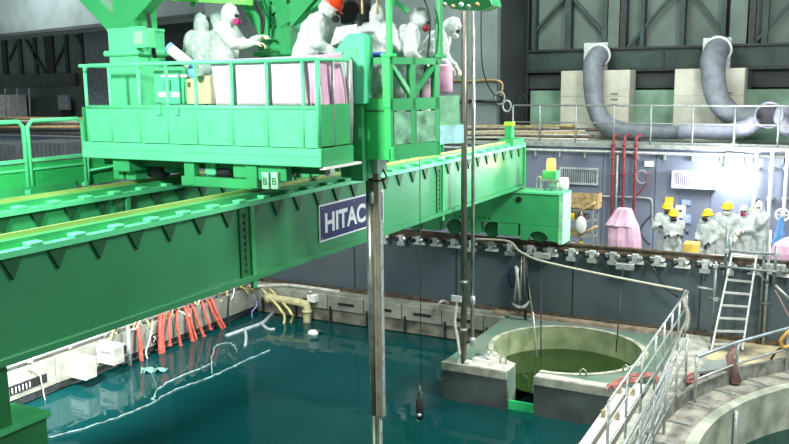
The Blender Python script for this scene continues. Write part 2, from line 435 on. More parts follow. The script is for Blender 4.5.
lin.build('pit_lining', mat('stained_green_lining', (146, 156, 118), .6, var=.3, scale=2.5, col2=(110, 130, 92)), slab)
rim = MB(); o_ = arcpts(CP, CR+.1, ang0, ang1-360, 56, .312); i_ = arcpts(CP, CR-.02, ang0, ang1-360, 56, .312)
rim.add([q for pr in zip(i_, o_) for q in pr], [(2*i, 2*i+1, 2*i+3, 2*i+2) for i in range(len(o_)-1)])
rim.build('pit_rim', mat('pale_rim_steel', (196, 198, 178), .5, .2, var=.2, scale=5), slab)
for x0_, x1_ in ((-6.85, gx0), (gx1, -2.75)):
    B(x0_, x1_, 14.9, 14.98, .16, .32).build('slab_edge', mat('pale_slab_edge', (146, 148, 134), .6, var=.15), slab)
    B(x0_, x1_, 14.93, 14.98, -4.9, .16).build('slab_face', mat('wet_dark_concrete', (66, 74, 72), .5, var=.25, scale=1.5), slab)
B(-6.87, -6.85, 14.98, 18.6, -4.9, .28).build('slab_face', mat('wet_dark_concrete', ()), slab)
# pale top plates beside the gate slot
MB().prism([(-6.3, 15.0, .3), (gx0, 15.0, .3), (gx0, 15.42, .3), (-6.0, 15.9, .3), (-6.25, 15.9, .3)], (0, 0, .008)).build('top_plate', mat('pale_top_plate', (196, 196, 180), .6, var=.15), slab)
B(gx1, -2.78, 15.0, 15.2, .3, .308).build('top_plate', mat('pale_top_plate', ()), slab)
for q, (u, v) in enumerate(((503, 363), (583, 376), (626, 372))):
    p = P(u, v, Z=.33)
    b = MB().tube([p+Vector((-.06, 0, 0)), p+Vector((-.06, 0, .1)), p+Vector((0, 0, .15)), p+Vector((.06, 0, .1)), p+Vector((.06, 0, 0))], .018, 6).build('lifting_eye', STEEL, slab)
water('water_pit', MB().prism([(p.x, p.y, -.24) for p in arcpts(CP, CR-.03, 0, 350, 35, 0)], (0, 0, .015)), (90, 130, 60), (52, 82, 36), .55, 'dark green water inside the round pit')
# added slot panel; green of the lit water gap put into its colour
B(gx0+.02, gx1-.02, 15.0, 15.06, -5, -.3).build('slot_glow_panel', mat('slot_glow_green', (40, 200, 120), .5, var=.15), slab)
point('underwater_lamp', (-5.15, 14.3, -2.6), 90, (.55, 1, .8), .1)
# bracket and roped fitting at the slab corner
t = thing('corner_clamp', 'white clamp fitting lying on the slab corner beside the mast foot', 'clamp', P(484, 361, Z=.3))
p = P(484, 361, Z=.3)
MB().prism([p+Vector((-.22, -.1, 0)), p+Vector((.2, -.12, 0)), p+Vector((.1, .2, 0)), p+Vector((-.16, .16, 0))], (0, 0, .06)).build('base_plate', WHITE, t)
MB().tube([p+Vector((-.2, .1, .08)), p+Vector((0, 0, .14)), p+Vector((.16, -.06, .07))], .03, 8).build('handle', GALV, t)
MB().lathe([(.05, 0), (.05, .1), (.03, .16)], p+Vector((.05, .1, .04)), (0, 0, 1), 10).build('knob', GALV, t)

# ------- right side: service walkway, beams, reactor well ring
WC = Vector((4.0, 13.0, 0))
ap = arcpts(WC, 6.25, 78, 180, 40, .05)
struct('floor_right', MB().prism([(-2.0, 19.1, .05), (5.3, 19.1, .05)]+[tuple(p) for p in ap]+[(-2.3, 13, .05), (-2.3, 19.1, .05)], (0, 0, .28)),
       mat('sandy_concrete', (198, 186, 148), .85, var=.3, scale=1.4, bump=.4, bscale=18, col2=(110, 104, 92)), label='sandy concrete floor between the well and the grey wall')
def ring(mb, r0, r1, z0, z1, a0=78, a1=184, n=48):
    A = [arcpts(WC, r, a0, a1, n, z) for r, z in ((r0, z0), (r1, z0), (r1, z1), (r0, z1))]
    vs = [A[k][i] for i in range(n+1) for k in range(4)]; fs = []
    for i in range(n):
        for k in range(4):
            l = (k+1) % 4; fs.append((i*4+k, (i+1)*4+k, (i+1)*4+l, i*4+l))
    fs += [(0, 1, 2, 3), (n*4+3, n*4+2, n*4+1, n*4)]
    return mb.add(vs, fs, False)
wr = struct('wall_well', ring(MB(), 5.55, 5.75, -5, .34), mat('well_wall_concrete', (178, 184, 166), .6, var=.2, scale=2, bump=.15), label='curved wall of the water filled well')
ring(MB(), 5.75, 6.2, -.1, .35).build('ring_ledge', mat('ledge_grey', (150, 148, 136), .7, var=.25, scale=4), wr)
ring(MB(), 6.2, 6.3, -.1, .6).build('ring_upstand', mat('upstand_grey', (132, 134, 126), .6, .1, var=.25, scale=5), wr)
for a in range(92, 184, 9):
    r_ = MB().beam(WC+Vector((math.cos(math.radians(a))*5.8, math.sin(math.radians(a))*5.8, .37)), WC+Vector((math.cos(math.radians(a))*6.2, math.sin(math.radians(a))*6.2, .37)), .06, .04)
    r_.build('ledge_bracket', GALV, wr)
for a in (120, 141, 160):
    q = WC+Vector((math.cos(math.radians(a)), math.sin(math.radians(a)), 0))*5.5
    MB().tube([q+Vector((0, 0, .3)), q+Vector((0, 0, -1.4))], .04, 8).build('well_pipe', GALV, wr)
a = math.radians(133); q = WC+Vector((math.cos(a), math.sin(a), 0))*5.42
MB().box(q.x-.12, q.x+.12, q.y-.12, q.y+.12, -3, .3).build('well_pilaster', CURB, wr)
struct('wall_well_end', B(-2.75, -1.72, 2, 12.6, -5, .0), CONCD)
water('water_well', MB().prism([WC+Vector((0, 0, -.5))]+[(p.x, p.y, -.5) for p in arcpts(WC, 5.56, 60, 200, 50, 0)], (0, 0, .02)), (60, 120, 105), (42, 84, 74), .5, 'green water inside the curved well')
# service walkway between well and pit
sv = struct('floor_service', B(-2.72, -2.02, 8, 18.9, .1, .34), mat('walkway_plate', (188, 188, 176), .55, .1, var=.2, scale=4), label='pale plated walkway between the round pit and the well')
y = 9.0
while y < 18.6:
    B(-2.7, -2.04, y, y+1.17, .34, .355).build('deck_plate', mat('walkway_plate', ()), sv, bevel=.004); y += 1.2
for nm, x, lab in (('steel_beam', -3.1, 'outer white steel beam of the pair beside the service walkway'), ('steel_beam', -2.86, 'inner white steel beam of the pair beside the service walkway')):
    t = thing(nm, lab, 'beam', (x, 8, 0))
    MB().box(x-.05, x+.05, 8, 15.1 if x > -3 else 14.7, .1, .42).build('web', BEIGE, t)
    MB().box(x-.08, x+.08, 8, 15.1 if x > -3 else 14.7, .4, .44).build('flange', WHITE, t)
    for y in (10.2, 11.7, 13.2, 14.4):
        MB().box(x-.03, x+.03, y, y+.08, .44, .56).build('lug', mat('tan_lug', (170, 150, 110)), t)
# rails
ra = railing('service_railing', 'white painted guard rail on the pit side of the service walkway', (-2.62, 11.5, .35), (-2.62, 18.7, .35), 1.07, [0, .17, .33, .5, .62, .74, .86, 1], (1, .66, .33), material=GALV, group=None)
rb = railing('service_railing', 'white guard rail on the well side of the service walkway, ending near the ladder', (-2.1, 8.2, .35), (-2.1, 15.3, .35), 1.07, [0, .14, .28, .42, .56, .7, .85, 1], (1, .66, .33), material=GALV)
# tangle of toe boards / stored poles along walkway rails
for i, (x, y0, y1, z, dz) in enumerate(((-2.5, 12.4, 15.2, .4, .25), (-2.45, 12.9, 16.6, .42, .3), (-2.36, 11.2, 14.8, .4, .5), (-2.55, 14.6, 18.0, .4, .6), (-2.28, 12.2, 15.0, .45, .7), (-2.2, 10.6, 13.4, .4, .4))):
    o = MB().tube([(x, y0, z), (x+.05, y1, z+dz)], .024, 8).build('scaffold_tube', GALV)
    tag(o, ['loose tube nearest the pit side rail, rising gently', 'loose tube with the longest gentle slope on the walkway', 'loose tube in the middle of the walkway, steeply rising', 'loose tube at the far end of the walkway near the rope knot', 'steepest loose tube on the well side of the walkway', 'loose tube nearest the camera on the well side'][i], 'tube', 'loose tubes along the service walkway')
# wide guard rail round the well
pc = [P(697, 357, Y=14.75), P(738, 342, Y=16.15), P(789, 328, Y=17.2), P(830, 318, Y=18.0)]
rc = thing('well_railing', 'slanting steel guard rail standing on the rim of the curved well', 'railing', (pc[0].x, pc[0].y, .35))
for i, p in enumerate(pc):
    MB().tube([(p.x, p.y, .33), p], .03, 8).build('post', GALV, rc)
MB().tube(pc, .032, 8).build('top_rail', mat('blue_grey_tube', (150, 165, 170), .4, .4), rc)
MB().tube([p-Vector((0, 0, .42)) for p in pc], .024, 8).build('mid_rail', GALV, rc)
p = P(740, 402, Y=16.1)
g_ = MB().tube([(pc[1].x+.02, pc[1].y-.08, .4), (pc[1].x-.12, pc[1].y-.1, .9), (pc[1].x-.04, pc[1].y-.08, 1.06)], [.1, .08, .04], 10).build('wrap', mat('dusty_pink_cloth', (150, 116, 112), .8, bump=.6))
tag(g_, 'pink cloth bundle tied to the rail post beside the flat bench', 'cloth')
# low bench / hatch
c = [P(697, 371, Z=.85), P(735, 367, Z=.85), P(727, 357, Z=.85), P(705, 358, Z=.85)]
t = thing('work_bench', 'low grey topped bench behind the well railing with pink hoses below', 'bench', (c[0].x, c[0].y, .35))
zc = .58
tp = [P(697, 372, Z=zc), P(736, 367, Z=zc), P(727, 359, Z=zc), P(704, 361, Z=zc)]
MB().prism(tp, (0, 0, -.05)).build('top', mat('bench_grey', (150, 158, 155), .4, .2), t)
for k in range(4):
    q = tp[k]*.94+sum(tp, Vector())*.25*.06
    MB().tube([(q.x, q.y, .34), (q.x, q.y, zc-.05)], .025, 6).build('leg', GALV, t)
# coiled pink hoses
cc = Vector((-1.9, 15.75, .37))
for i in range(4):
    pts = []
    r1 = .26+.04*i
    for k in range(28):
        a = 2*math.pi*k/28
        pts.append(cc+Vector((.41, .91, 0))*(r1*1.25*math.cos(a))+Vector((-.91, .41, 0))*(.17-.03*(3-i))*math.sin(a)+Vector((0, 0, .055*i+.012*math.sin(2*a+i))))
    o = MB().tube(pts, .032, 7, closed=True).build('hose_coil', mat('faded_red_hose', (168, 106, 98), .6, var=.15))
    tag(o, ['smallest faded red hose loop, lowest in the coil by the bench', 'second smallest faded red hose loop in the coil by the bench', 'second largest faded red hose loop in the coil by the bench', 'largest faded red hose loop, topmost in the coil by the bench'][i], 'hose', 'coiled faded red hoses by the bench')
# hoses lying at the pit corner
for i in range(6):
    dx = .05*i
    o = MB().tube(curve([P(609+i*2, 372-i, Z=.36), P(618+i, 362+i*2, Z=.42), P(632, 354+i*3, Z=.45), P(648+i, 352+i*3, Z=.42), P(655+i*2, 358+i*3, Z=.38)], 5) if False else
                  curve([P(606+(i*7)%9, 390-i*1.2, Z=.34), P(615+(i*5)%7, 381+(i*3)%5, Z=.38), P(630+(i*4)%9, 375+(i*5)%7, Z=.44+.02*(i%3)), P(648+(i*5)%8, 373+(i*3)%6, Z=.42+.02*(i%2)), P(658+(i*7)%10, 382+(i*4)%9, Z=.38)], 5), .02, 7).build('thin_hose', mat('faded_red_hose', ()))
    tag(o, 'thin faded red hose over the slab corner, %s from the pit' % ['first', 'second', 'third', 'fourth', 'fifth', 'last'][i], 'hose', 'thin red hoses beside the white beams')
# ================================================================ FUEL HANDLING BRIDGE
GX, GL = -6.67, -8.87
Y0, Y1 = 2.0, 19.32
def girder(xf, label, sign_side, name='bridge_girder', y1=Y1):
    t = thing(name, label, 'girder', (xf, Y0, 3.5))
    B(xf-.42, xf-.01, Y0, y1, 3.54, 4.46).build('web', GRW if xf > -7 else GR, t)
    B(xf-.46, xf+.06, Y0, y1, 3.46, 3.54).build('bottom_flange', GRW, t, bevel=.008)
    B(xf-.46, xf+.05, Y0, y1, 4.46, 4.52).build('top_flange', GRM, t)
    B(xf-.30, xf-.06, Y0, y1, 4.52, 4.6).build('rail_bed', GR, t)
    B(xf-.2, xf-.165, Y0, y1, 4.6, 4.645).build('rail', RAILY, t)
    y = 3.4; first = None
    while y < y1-.2:
        if first is None:
            g = MB().prism([(xf-.01, y-.12, 4.46), (xf-.01, y+.12, 4.46), (xf-.01, y, 4.24)], (.03, 0, 0)).build('gusset', GUS, t)
            c = B(xf-.1, xf+.045, y+.18, y+.34, 4.52, 4.56).build('rail_clip', GRM, t, bevel=.01)
            first = (g, c, y)
        else:
            clone(first[0], t, (0, y-first[2], 0)); clone(first[1], t, (0, y-first[2], 0))
        y += .52
    for ys in (8.45, 14.45):
        if ys > y1: continue
        sp = B(xf-.02, xf+.015, ys-.15, ys+.05, 3.54, 4.44).build('splice_plate', GRD, t)
        B(xf-.01, xf+.04, ys+.05, ys+.13, 3.36, 4.46).build('splice_edge', GR, t)
        for k in range(9):
            MB().lathe([(.03, 0), (.03, .022)], (xf+.015, ys-.04, 3.62+k*.09), (1, 0, 0), 6).build('bolt', GRD, sp)
    return t
g1 = girder(GX, 'long green bridge girder in front with the blue maker sign', True)
pl_ = P(8, 365, X=GX)
B(GX-.42, GX-.02, pl_.y-.9, pl_.y, 1.2, 3.46).build('support_leg', GRD, g1)
pm_ = P(48, 432, X=GX); pn_ = P(20, 409, X=GX)
B(GX-.45, GX, pl_.y-1.2, pm_.y, 1.2, P(40, 418, X=GX).z).build('lower_beam', GRD, g1, bevel=.01)
B(GX-.5, GX+.05, pl_.y-1.2, pm_.y+.02, P(40, 418, X=GX).z, P(40, 414, X=GX).z).build('lower_flange', GR, g1)
g2 = girder(GL, 'second green bridge girder behind the front one at left', False)
for x, par in ((GX, g1), (GL, g2)):
    MB().box(x-.46, x+.05, Y1, Y1+.04, 3.46, 4.52).build('end_plate', GR, par)
# cross plate between the girders at the camera end and far end
t = thing('cross_beam', 'green cross beam tying the two girders together near the end carriage', 'beam', (-7.8, 18.4, 3.5))
B(GL+.07, GX-.47, 18.3, 18.8, 3.6, 4.3).build('web', GR, t)
# maker sign
pa, pb = P(320, 206, X=GX+.03), P(384, 181, X=GX+.03)
ys0, ys1 = pa.y, pb.y; zt_, zb_ = 4.24, 3.68
sg = thing('maker_sign', 'dark blue enamel maker sign with white capital lettering on the girder', 'sign', (GX, ys0, zb_))
B(GX-.005, GX+.012, ys0, ys1, zb_, zt_).build('border_plate', LETTER, sg)
B(GX+.010, GX+.018, ys0+.025, ys1-.025, zb_+.025, zt_-.025).build('blue_face', NAVY, sg)
def text(name, body, size, origin, rot, material, parent, ext=.004, off=0.0, sx=1):
    cu = bpy.data.curves.new(name, 'FONT'); cu.body = body; cu.size = size; cu.extrude = ext; cu.offset = off; cu.align_x = 'LEFT'
    tmp = bpy.data.objects.new('tmp', cu); COL.objects.link(tmp)
    dg = bpy.context.evaluated_depsgraph_get(); me = bpy.data.meshes.new_from_object(tmp.evaluated_get(dg))
    bpy.data.objects.remove(tmp)
    me.transform(Matrix.Translation(origin) @ Matrix(rot).transposed().to_4x4() @ Matrix.Diagonal((sx, 1, 1, 1)))
    me.materials.clear(); me.materials.append(material)
    o = bpy.data.objects.new(name, me); COL.objects.link(o)
    if parent: o.parent = parent; o.matrix_parent_inverse = WORLD(parent).inverted()
    return o
# text x axis -> +Y world, y axis -> +Z, z -> +X
text('lettering', 'HITACHI', .40, Vector((GX+.02, ys0+.12, zb_+.135)), ((0, 1, 0), (0, 0, 1), (1, 0, 0)), LETTER, sg, .004, .012, sx=1.05)
for yy in (ys0+.06, (ys0+ys1)/2, ys1-.06):
    for zz in (zb_+.05, zt_-.05):
        MB().lathe([(.014, 0), (.014, .008)], (GX+.018, yy, zz), (1, 0, 0), 8).build('screw', STEEL, sg)
# green lamp box on the girder end
p = P(515, 143, Y=18.6)
t = thing('end_box', 'small green box with a yellow top on the end of the front girder', 'box', (GX-.2, 18.9, 4.52))
B(GX-.3, GX-.12, 18.8, 19.0, 4.68, 4.98).build('body', GR, t, bevel=.01)
B(GX-.31, GX-.11, 18.79, 19.01, 4.98, 5.08).build('top', mat('green_yellow', (170, 200, 70), .4), t)
B(GX-.35, GX+.02, 18.55, 19.3, 4.52, 4.68).build('bracket', GR, t)
# end carriage on the crane rail
xr = P(563.5, 200, Y=18.85).x
t = thing('end_carriage', 'green end carriage of the bridge on the crane rail', 'carriage', (-7, 19.15, 2.19))
MB().prism([(xr-.08, 18.85, 3.38), (-10.4, 18.85, 3.38), (-10.4, 18.85, 2.62), (xr-.08, 18.85, 2.62)], (0, .62, 0)).build('body', GR, t, bevel=.01)
B(-10.4, xr, 18.82, 19.5, 3.38, 3.43).build('top_plate', GRM, t)
B(xr-.1, xr, 18.83, 19.48, 2.2, 3.38).build('end_face', mat('pale_green', (150, 215, 175), .4), t)
B(-10.4, -5.45, 18.87, 19.45, 3.43, 3.47).build('packing_plate', GR, t) if False else None
for (xa, xb) in ((xr-1.05, xr-.1), (-7.15, -6.62), (-8.1, -7.6), (-9.2, -8.7), (-10.4, -9.8)):
    if xa == xr-1.05:
        pts = [(xa, 18.84, 2.62), (xa, 18.84, 2.24), (xa+.18, 18.84, 2.24)]
        for k in range(9):
            a = math.pi*k/8; pts.append((xa+.45-.26*math.cos(a), 18.84, 2.26+.22*math.sin(a)))
        pts += [(xb, 18.84, 2.24), (xb, 18.84, 2.62)]
        MB().prism(pts, (0, .6, 0)).build('wheel_housing', GR, t)
        MB().lathe([(.2, 0), (.24, .02), (.24, .1), (.2, .12)], (xa+.45, 18.95, 2.43), (0, 1, 0), 20).build('wheel', GRD, t)
    else:
        B(xa, xb, 18.86, 19.44, 2.3, 2.62).build('wheel_housing', GR, t, bevel=.01)
for xw in (-7.37, -8.4, -9.5):
    MB().lathe([(.17, 0), (.2, .02), (.2, .1), (.17, .12)], (xw, 19.05, 2.39), (0, 1, 0), 18).build('wheel', GRD, t)
for k in range(8):
    B(-8.3+k*.13, -8.24+k*.13, 18.84, 18.87, 2.68, 2.74).build('bolt_head', GRD, t)
MB().lathe([(.07, 0), (.07, .03)], P(519, 199.5, Y=18.85), (0, -1, 0), 14).build('lift_hole', BLACK, t)
# carriage stop lip
# amber beacon on a stand
pb_ = P(551, 178, Y=19.1)
t = thing('warning_beacon', 'lit amber warning beacon on a green box above the end carriage', 'beacon', (pb_.x, 19.1, 3.43))
zb0 = P(551, 179, Y=19.1).z; zb1 = P(551, 171, Y=19.1).z
B(pb_.x-.17, pb_.x+.17, 18.95, 19.25, zb0, zb1+.02).build('junction_box', GR, t, bevel=.01)
for dx, dy in ((-.2, -.12), (.2, -.12), (-.2, .15), (.2, .15)):
    MB().tube([(pb_.x+dx, 19.1+dy, 3.42), (pb_.x+dx, 19.1+dy, zb0)], .018, 6).build('leg', GALV, t)
MB().box(pb_.x-.24, pb_.x+.24, 18.94, 19.28, zb0-.03, zb0).build('shelf', GALV, t)
MB().lathe([(.11, 0), (.115, .02), (.105, .24), (.1, .27), (.02, .29)], (pb_.x, 19.1, zb1+.02), (0, 0, 1), 18).build('amber_dome', AMBER, t)
point('beacon_glow', (pb_.x-.1, 18.8, zb1+.2), 12, (1, .6, .15), .06)
p = P(556, 186, Y=19.3)
t = thing('white_motor', 'white cylindrical motor lying behind the beacon stand', 'motor', (p.x, 19.35, 3.43))
MB().lathe([(.05, 0), (.15, .02), (.15, .42), (.06, .44)], (p.x-.15, 19.33, 3.6), (1, 0, 0), 16).build('body', WHITE, t)
B(p.x-.1, p.x+.2, 19.2, 19.46, 3.43, 3.5).build('foot', GALV, t)
o = MB().tube(curve([P(537, 192, Y=18.95), P(536, 182, Y=18.95), P(538, 177, Y=18.95), P(541, 178, Y=18.95), P(540, 190, Y=18.95)]), .015, 6).build('bent_pipe', GALV)
tag(o, 'thin bent grey pipe hooped on the carriage top left of the beacon', 'pipe')

# ---------------------------------------------------------------- walkway and panelled rail left of the girders
XW = -10.2
wk = thing('side_walkway', 'green walkway deck running beside the far left girder', 'walkway', (XW, 2, 4.4))
B(XW-.02, GL-.42, 2, 8.2, 4.36, 4.5).build('deck', GR, wk)
B(XW-.05, XW+.03, 2, 8.8, 4.3, 4.6).build('edge_beam', GR, wk)
def meshpanel(parent, x, y0, y1, z0, z1):
    B(x-.012, x+.0, y0, y1, z0, z1).build('mesh_panel', mat('pressed_green_sheet', (44, 176, 92), .5, var=.12, scale=60, bump=.8, bscale=45), parent)
fence = [(2.2, P(0, 150, X=XW).y+.72-.1), ]
ya = P(25, 150, X=XW).y; yb = P(29, 150, X=XW).y; yc = P(84, 150, X=XW).y
for i, (a_, b_) in enumerate(((ya-1.45, ya), (yb, yc))):
    t = thing('panel_railing', ['green railing panel with sheet infill cut by the left frame edge', 'green railing panel with sheet infill beside the platform corner'][i], 'railing', (XW, a_, 4.5))
    zt2 = P(50, 120, X=XW).z; zm = P(50, 160, X=XW).z
    MB().tube([(XW, a_, 4.5), (XW, a_, zt2-.08), (XW, a_+.08, zt2), (XW, b_-.08, zt2), (XW, b_, zt2-.08), (XW, b_, 4.5)], .032, 8).build('frame', GRM, t)
    B(XW-.025, XW+.025, a_, b_, zm, zm+.05).build('mid_rail', GRM, t)
    B(XW-.02, XW+.02, a_, b_, zm-.12, zm-.09).build('lip', GRM, t)
    meshpanel(t, XW, a_+.02, b_-.02, 4.52, zm-.02)
    B(XW-.05, XW+.05, b_-.08, b_, 4.5, 4.56).build('foot', GRM, t)
t = thing('step_rail', 'low green rail and plate tucked under the platform end', 'railing', (XW+.3, 8.3, 4.5))
pA, pB = P(88, 170, X=XW), P(115, 165, X=XW)
MB().tube([(XW, pA.y, 4.5), (XW, pA.y, 4.72), (XW, pB.y, 4.74), (XW, pB.y, 4.95)], .025, 8).build('frame', GRM, t)
meshpanel(t, XW-.03, pA.y, pB.y+.5, 4.5, 4.9)
MB().tube([(XW, pA.y, 4.95), (XW, pA.y, 4.5)], .025, 8).build('post', GRM, t)

# ================================================================ TROLLEY WITH PLATFORM
TY = 8.6; XL_, XR_ = P(86, 158, Y=TY).x, P(321, 164, Y=TY).x
YBK = 11.2
YR = 9.35
tr = thing('trolley_platform', 'bright green trolley platform with panelled sides and guard rails carried by the girders', 'platform', (-7.8, 10, 4.68))
ZB, ZS, ZM, ZR = 4.99, 5.22, 5.72, 6.31
# slim tilt follows the sag seen across the platform
MB().prism([(XL_, TY, ZB+.06), (XR_, TY, ZB+.06), (XR_, YR, ZB+.06), (XR_-.35, YR+.3, ZB+.06), (XR_-.35, YBK, ZB+.06), (XL_, YBK, ZB+.06)], (0, 0, .14)).build('deck', GR, tr)
MB().prism([(XL_+.2, TY+.15, 5.3), (XR_-.1, TY+.15, 5.3), (XR_-.1, YR, 5.3), (XR_-.4, YR+.3, 5.3), (XR_-.4, YBK, 5.3), (XL_+.2, YBK, 5.3)], (0, 0, .1)).build('raised_floor', GRD, tr)
MB().box(XL_-.02, XR_+.02, TY-.05, TY, ZB, ZB+.12).build('lower_skirt', GRM, tr, bevel=.01)
MB().box(XL_-.02, XR_+.02, TY-.03, TY, ZB+.12, ZS).build('upper_skirt', GRM, tr, bevel=.008)
MB().box(XR_-.02, XR_+.03, TY, YR, ZB, ZS).build('side_skirt', GR, tr, bevel=.01)
MB().box(XL_-.03, XL_+.02, TY, YBK, ZB, ZS).build('side_skirt', GR, tr, bevel=.01)
us = [86, 110, 139, 167, 196, 232, 267, 303]
xs = [P(u, 90, Y=TY).x for u in us]+[XR_-.03]
for i in range(len(xs)-1):
    B(xs[i]+.02, xs[i+1]-.02, TY-.012, TY+.004, ZS+.01, ZM).build('side_panel', GRM, tr)
    MB().box(xs[i]+.05, xs[i+1]-.05, TY-.018, TY-.012, ZS+.06, ZM-.05).build('panel_face', mat('mint_sheet', (92, 208, 146), .45, var=.06), tr)
for i, x in enumerate(xs):
    top = ZR if i not in () else ZM
    MB().tube([(x, TY, ZS), (x, TY, top-.02)], .024, 8).build('post', GRM, tr)
MB().tube([(xs[0]+.0, TY, ZR-.1), (xs[0]+.02, TY, ZR-.03), (xs[0]+.08, TY, ZR), (xs[-1], TY, ZR)], .026, 8).build('top_rail', GRM, tr)
MB().tube([(xs[0], TY, ZM), (xs[-1], TY, ZM)], .03, 8).build('mid_rail', GRM, tr)
for u in (161, 179):
    x = P(u, 110, Y=TY).x; B(x-.05, x+.03, TY-.05, TY-.01, ZM-.1, ZM-.05).build('hook', GRM, tr); B(x+.0, x+.03, TY-.05, TY-.01, ZM-.05, ZM+.03).build('hook', GRM, tr)
# right side panels
for a_, b_ in ((TY+.02, TY+.36), (TY+.38, YR)):
    B(XR_-.03, XR_-.015, a_, b_, ZS+.02, ZM+.04).build('side_panel', GR, tr)
for y in (TY+.04, TY+.37, YR):
    MB().tube([(XR_-.03, y, ZS), (XR_-.03, y, ZR)], .022, 8).build('post', GALV if y > TY+.1 else GRM, tr)
MB().tube([(XR_-.03, TY, ZR), (XR_-.03, YR, ZR)], .024, 8).build('top_rail', GRM, tr)
# left side and back rails
MB().tube([(XL_, TY, ZR), (XL_, YBK, ZR)], .024, 8).build('top_rail', GRM, tr)
B(XL_-.01, XL_+.01, TY, YBK, ZS, ZM).build('side_panel', GR, tr)
for y in (9.7, 10.8, YBK):
    MB().tube([(XL_, y, ZS), (XL_, y, ZR)], .024, 8).build('post', GRM, tr)
# white plates and mats on the corner
# trolley frame: wheels on rails
Zr = 4.68
for x, nm in ((GX-.185, 0), (GL-.185, 1)):
    for y in (9.0, 11.2):
        B(x-.16, x+.16, y-.35, y+.35, Zr+.12, ZB+.08).build('wheel_frame', GR, tr, bevel=.01)
        w = MB().lathe([(.12, 0), (.15, .02), (.15, .1), (.12, .12)], (x-.06, y, Zr+.15), (1, 0, 0), 18).build('wheel', DKST, tr)
# hanging front frame between girders
xa, xb = P(182, 180, Y=TY+.05).x, P(252, 180, Y=TY+.05).x
zf0, zf1 = P(215, 188, Y=TY).z, P(215, 178, Y=TY).z
ZF = ZB
fr = MB().box(xa, xb, TY+.03, TY+.13, zf0, zf1).build('hanger_frame', GR, tr, bevel=.01)
for u in (188, 250):
    x = P(u, 175, Y=TY).x; B(x-.09, x+.09, TY+.02, TY+.14, zf0+.02, ZB+.02).build('hanger_post', GR, tr, bevel=.01)
x = P(200, 175, Y=TY).x; B(x-.09, x+.09, TY+.2, TY+.5, zf1, ZB).build('motor_bracket', GRM, tr, bevel=.02)
xm = P(208, 175, Y=TY+.3).x; zm_ = P(215, 170, Y=TY+.3).z
mt = MB().lathe([(.05, 0), (.11, .02), (.11, .42), (.05, .44)], (xm, TY+.35, zm_), (1, 0, 0), 14).build('drive_motor', DKST, tr)
MB().tube([(xm+.4, TY+.35, zm_), (xm+1.0, TY+.35, zm_)], .055, 10).build('drive_shaft', GR, tr)
for u in (265, 274):
    p = P(u, 180, Y=TY-.0); q = B(p.x-.055, p.x+.055, TY+.0, TY+.06, p.z-.12, p.z+.1).build('number_plate', mat('pale_green', ()), tr, bevel=.005)
    text('numeral', 'B', .13, Vector((p.x-.035, TY-.006, p.z-.06)), ((1, 0, 0), (0, 0, 1), (0, -1, 0)), GRD, q, .003)
p = P(262, 170, Y=TY+.02); B(p.x-.25, p.x+.35, TY+.06, TY+.2, 4.78, ZB).build('bumper_block', GR, tr, bevel=.01)
for u in (118, 130):
    p = P(u, 172, Y=TY+.2); B(p.x-.1, p.x+.1, TY+.2, TY+.45, 4.66, ZB).build('hanger_post', GR, tr, bevel=.01)
p = P(150, 168, Y=TY+.6); MB().tube([(p.x-.5, TY+.6, p.z), (p.x+.7, TY+.6, p.z)], .06, 10).build('drive_shaft', GR, tr)
MB().lathe([(.1, 0), (.14, .03), (.14, .3), (.1, .33)], (p.x, TY+.6, p.z), (1, 0, 0), 14).build('drive_motor', DKST, tr)
# underside beams
for y in (TY+.25, TY+1.6, TY+2.4):
    B(XL_+.1, XR_-(.1 if y < 9.2 else .45), y, y+.12, ZB-.12, ZB+.06).build('cross_member', GRD, tr)
# clutter of hardware between platform and front girder
for u, v, r in ((296, 171, .05), (305, 170, .04), (288, 176, .06), (344, 168, .04), (415, 152+8, .05), (423, 161, .04)):
    p = P(u, v, X=GX+.0); MB().lathe([(r, 0), (r, .2), (r*.6, .26)], (GX-.12, p.y, 4.68), (0, 0, 1), 10).build('buffer', STEEL if r < .05 else BLACK, tr)
# white tag bag hanging near the corner
p = P(335, 177, X=GX+.12)
o = MB().ell((GX+.02, p.y, 4.72), (.06, .12, .085)).build('small_bag', WHITE); tag(o, 'small white plastic bag resting on the front girder below the platform corner', 'bag')
# pale white strip under right corner
B(XR_-.02, XR_+.06, TY+.0, TY+.9, ZB-.03, ZB+.0).build('edge_strip', WHITE, tr)

# tall columns of the portal frame with knee braces
def column(u0, u1, Y, label, braces, mm=GR):
    a = P(u0, 60, Y=Y); b = P(u1, 60, Y=Y); w = b.x-a.x; cx = (a.x+b.x)/2
    t = thing('portal_column', label, 'column', (cx, Y+w/2, ZB+.2))
    z1 = 9.2
    B(a.x, b.x, Y, Y+w, ZB+.2, P(u0, 30, Y=Y).z).build('shaft', mm, t, bevel=.015)
    zf = P(u0, 53, Y=Y).z
    B(a.x-.06, b.x+.06, Y-.06, Y+w+.06, zf-.05, zf+.03).build('flange', GRM if mm is GRM else GR, t, bevel=.02)
    zt3 = P(u0, 30, Y=Y).z
    MB().box(a.x-.02, b.x+.02, Y+.02, Y+w-.02, zt3-.02, zt3+.02).build('cap_plate', mm, t)
    MB().box(a.x+w*.15, b.x-w*.15, Y+.06, Y+w-.06, zt3, z1).build('upper_shaft', GR, t)
    for (du, dv, uu, vv, wd) in braces:
        p = P(du, dv, Y=Y+w*.3); q = P(uu, vv, Y=Y+w*.3); q = p+(q-p)*2.2
        br = MB().beam(p, q, .26, .2*wd, (0, 1, 0)).build('knee_brace', GR, t, bevel=.01)
        off = (q-p).normalized()
    return t, cx
c1, cx1 = column(109, 138, 9.1, 'mint green portal column with flange and knee braces at platform left', [(121, 30, 86, -8, 1.0), (121, 30, 160, -14, 1.2)], GRM)
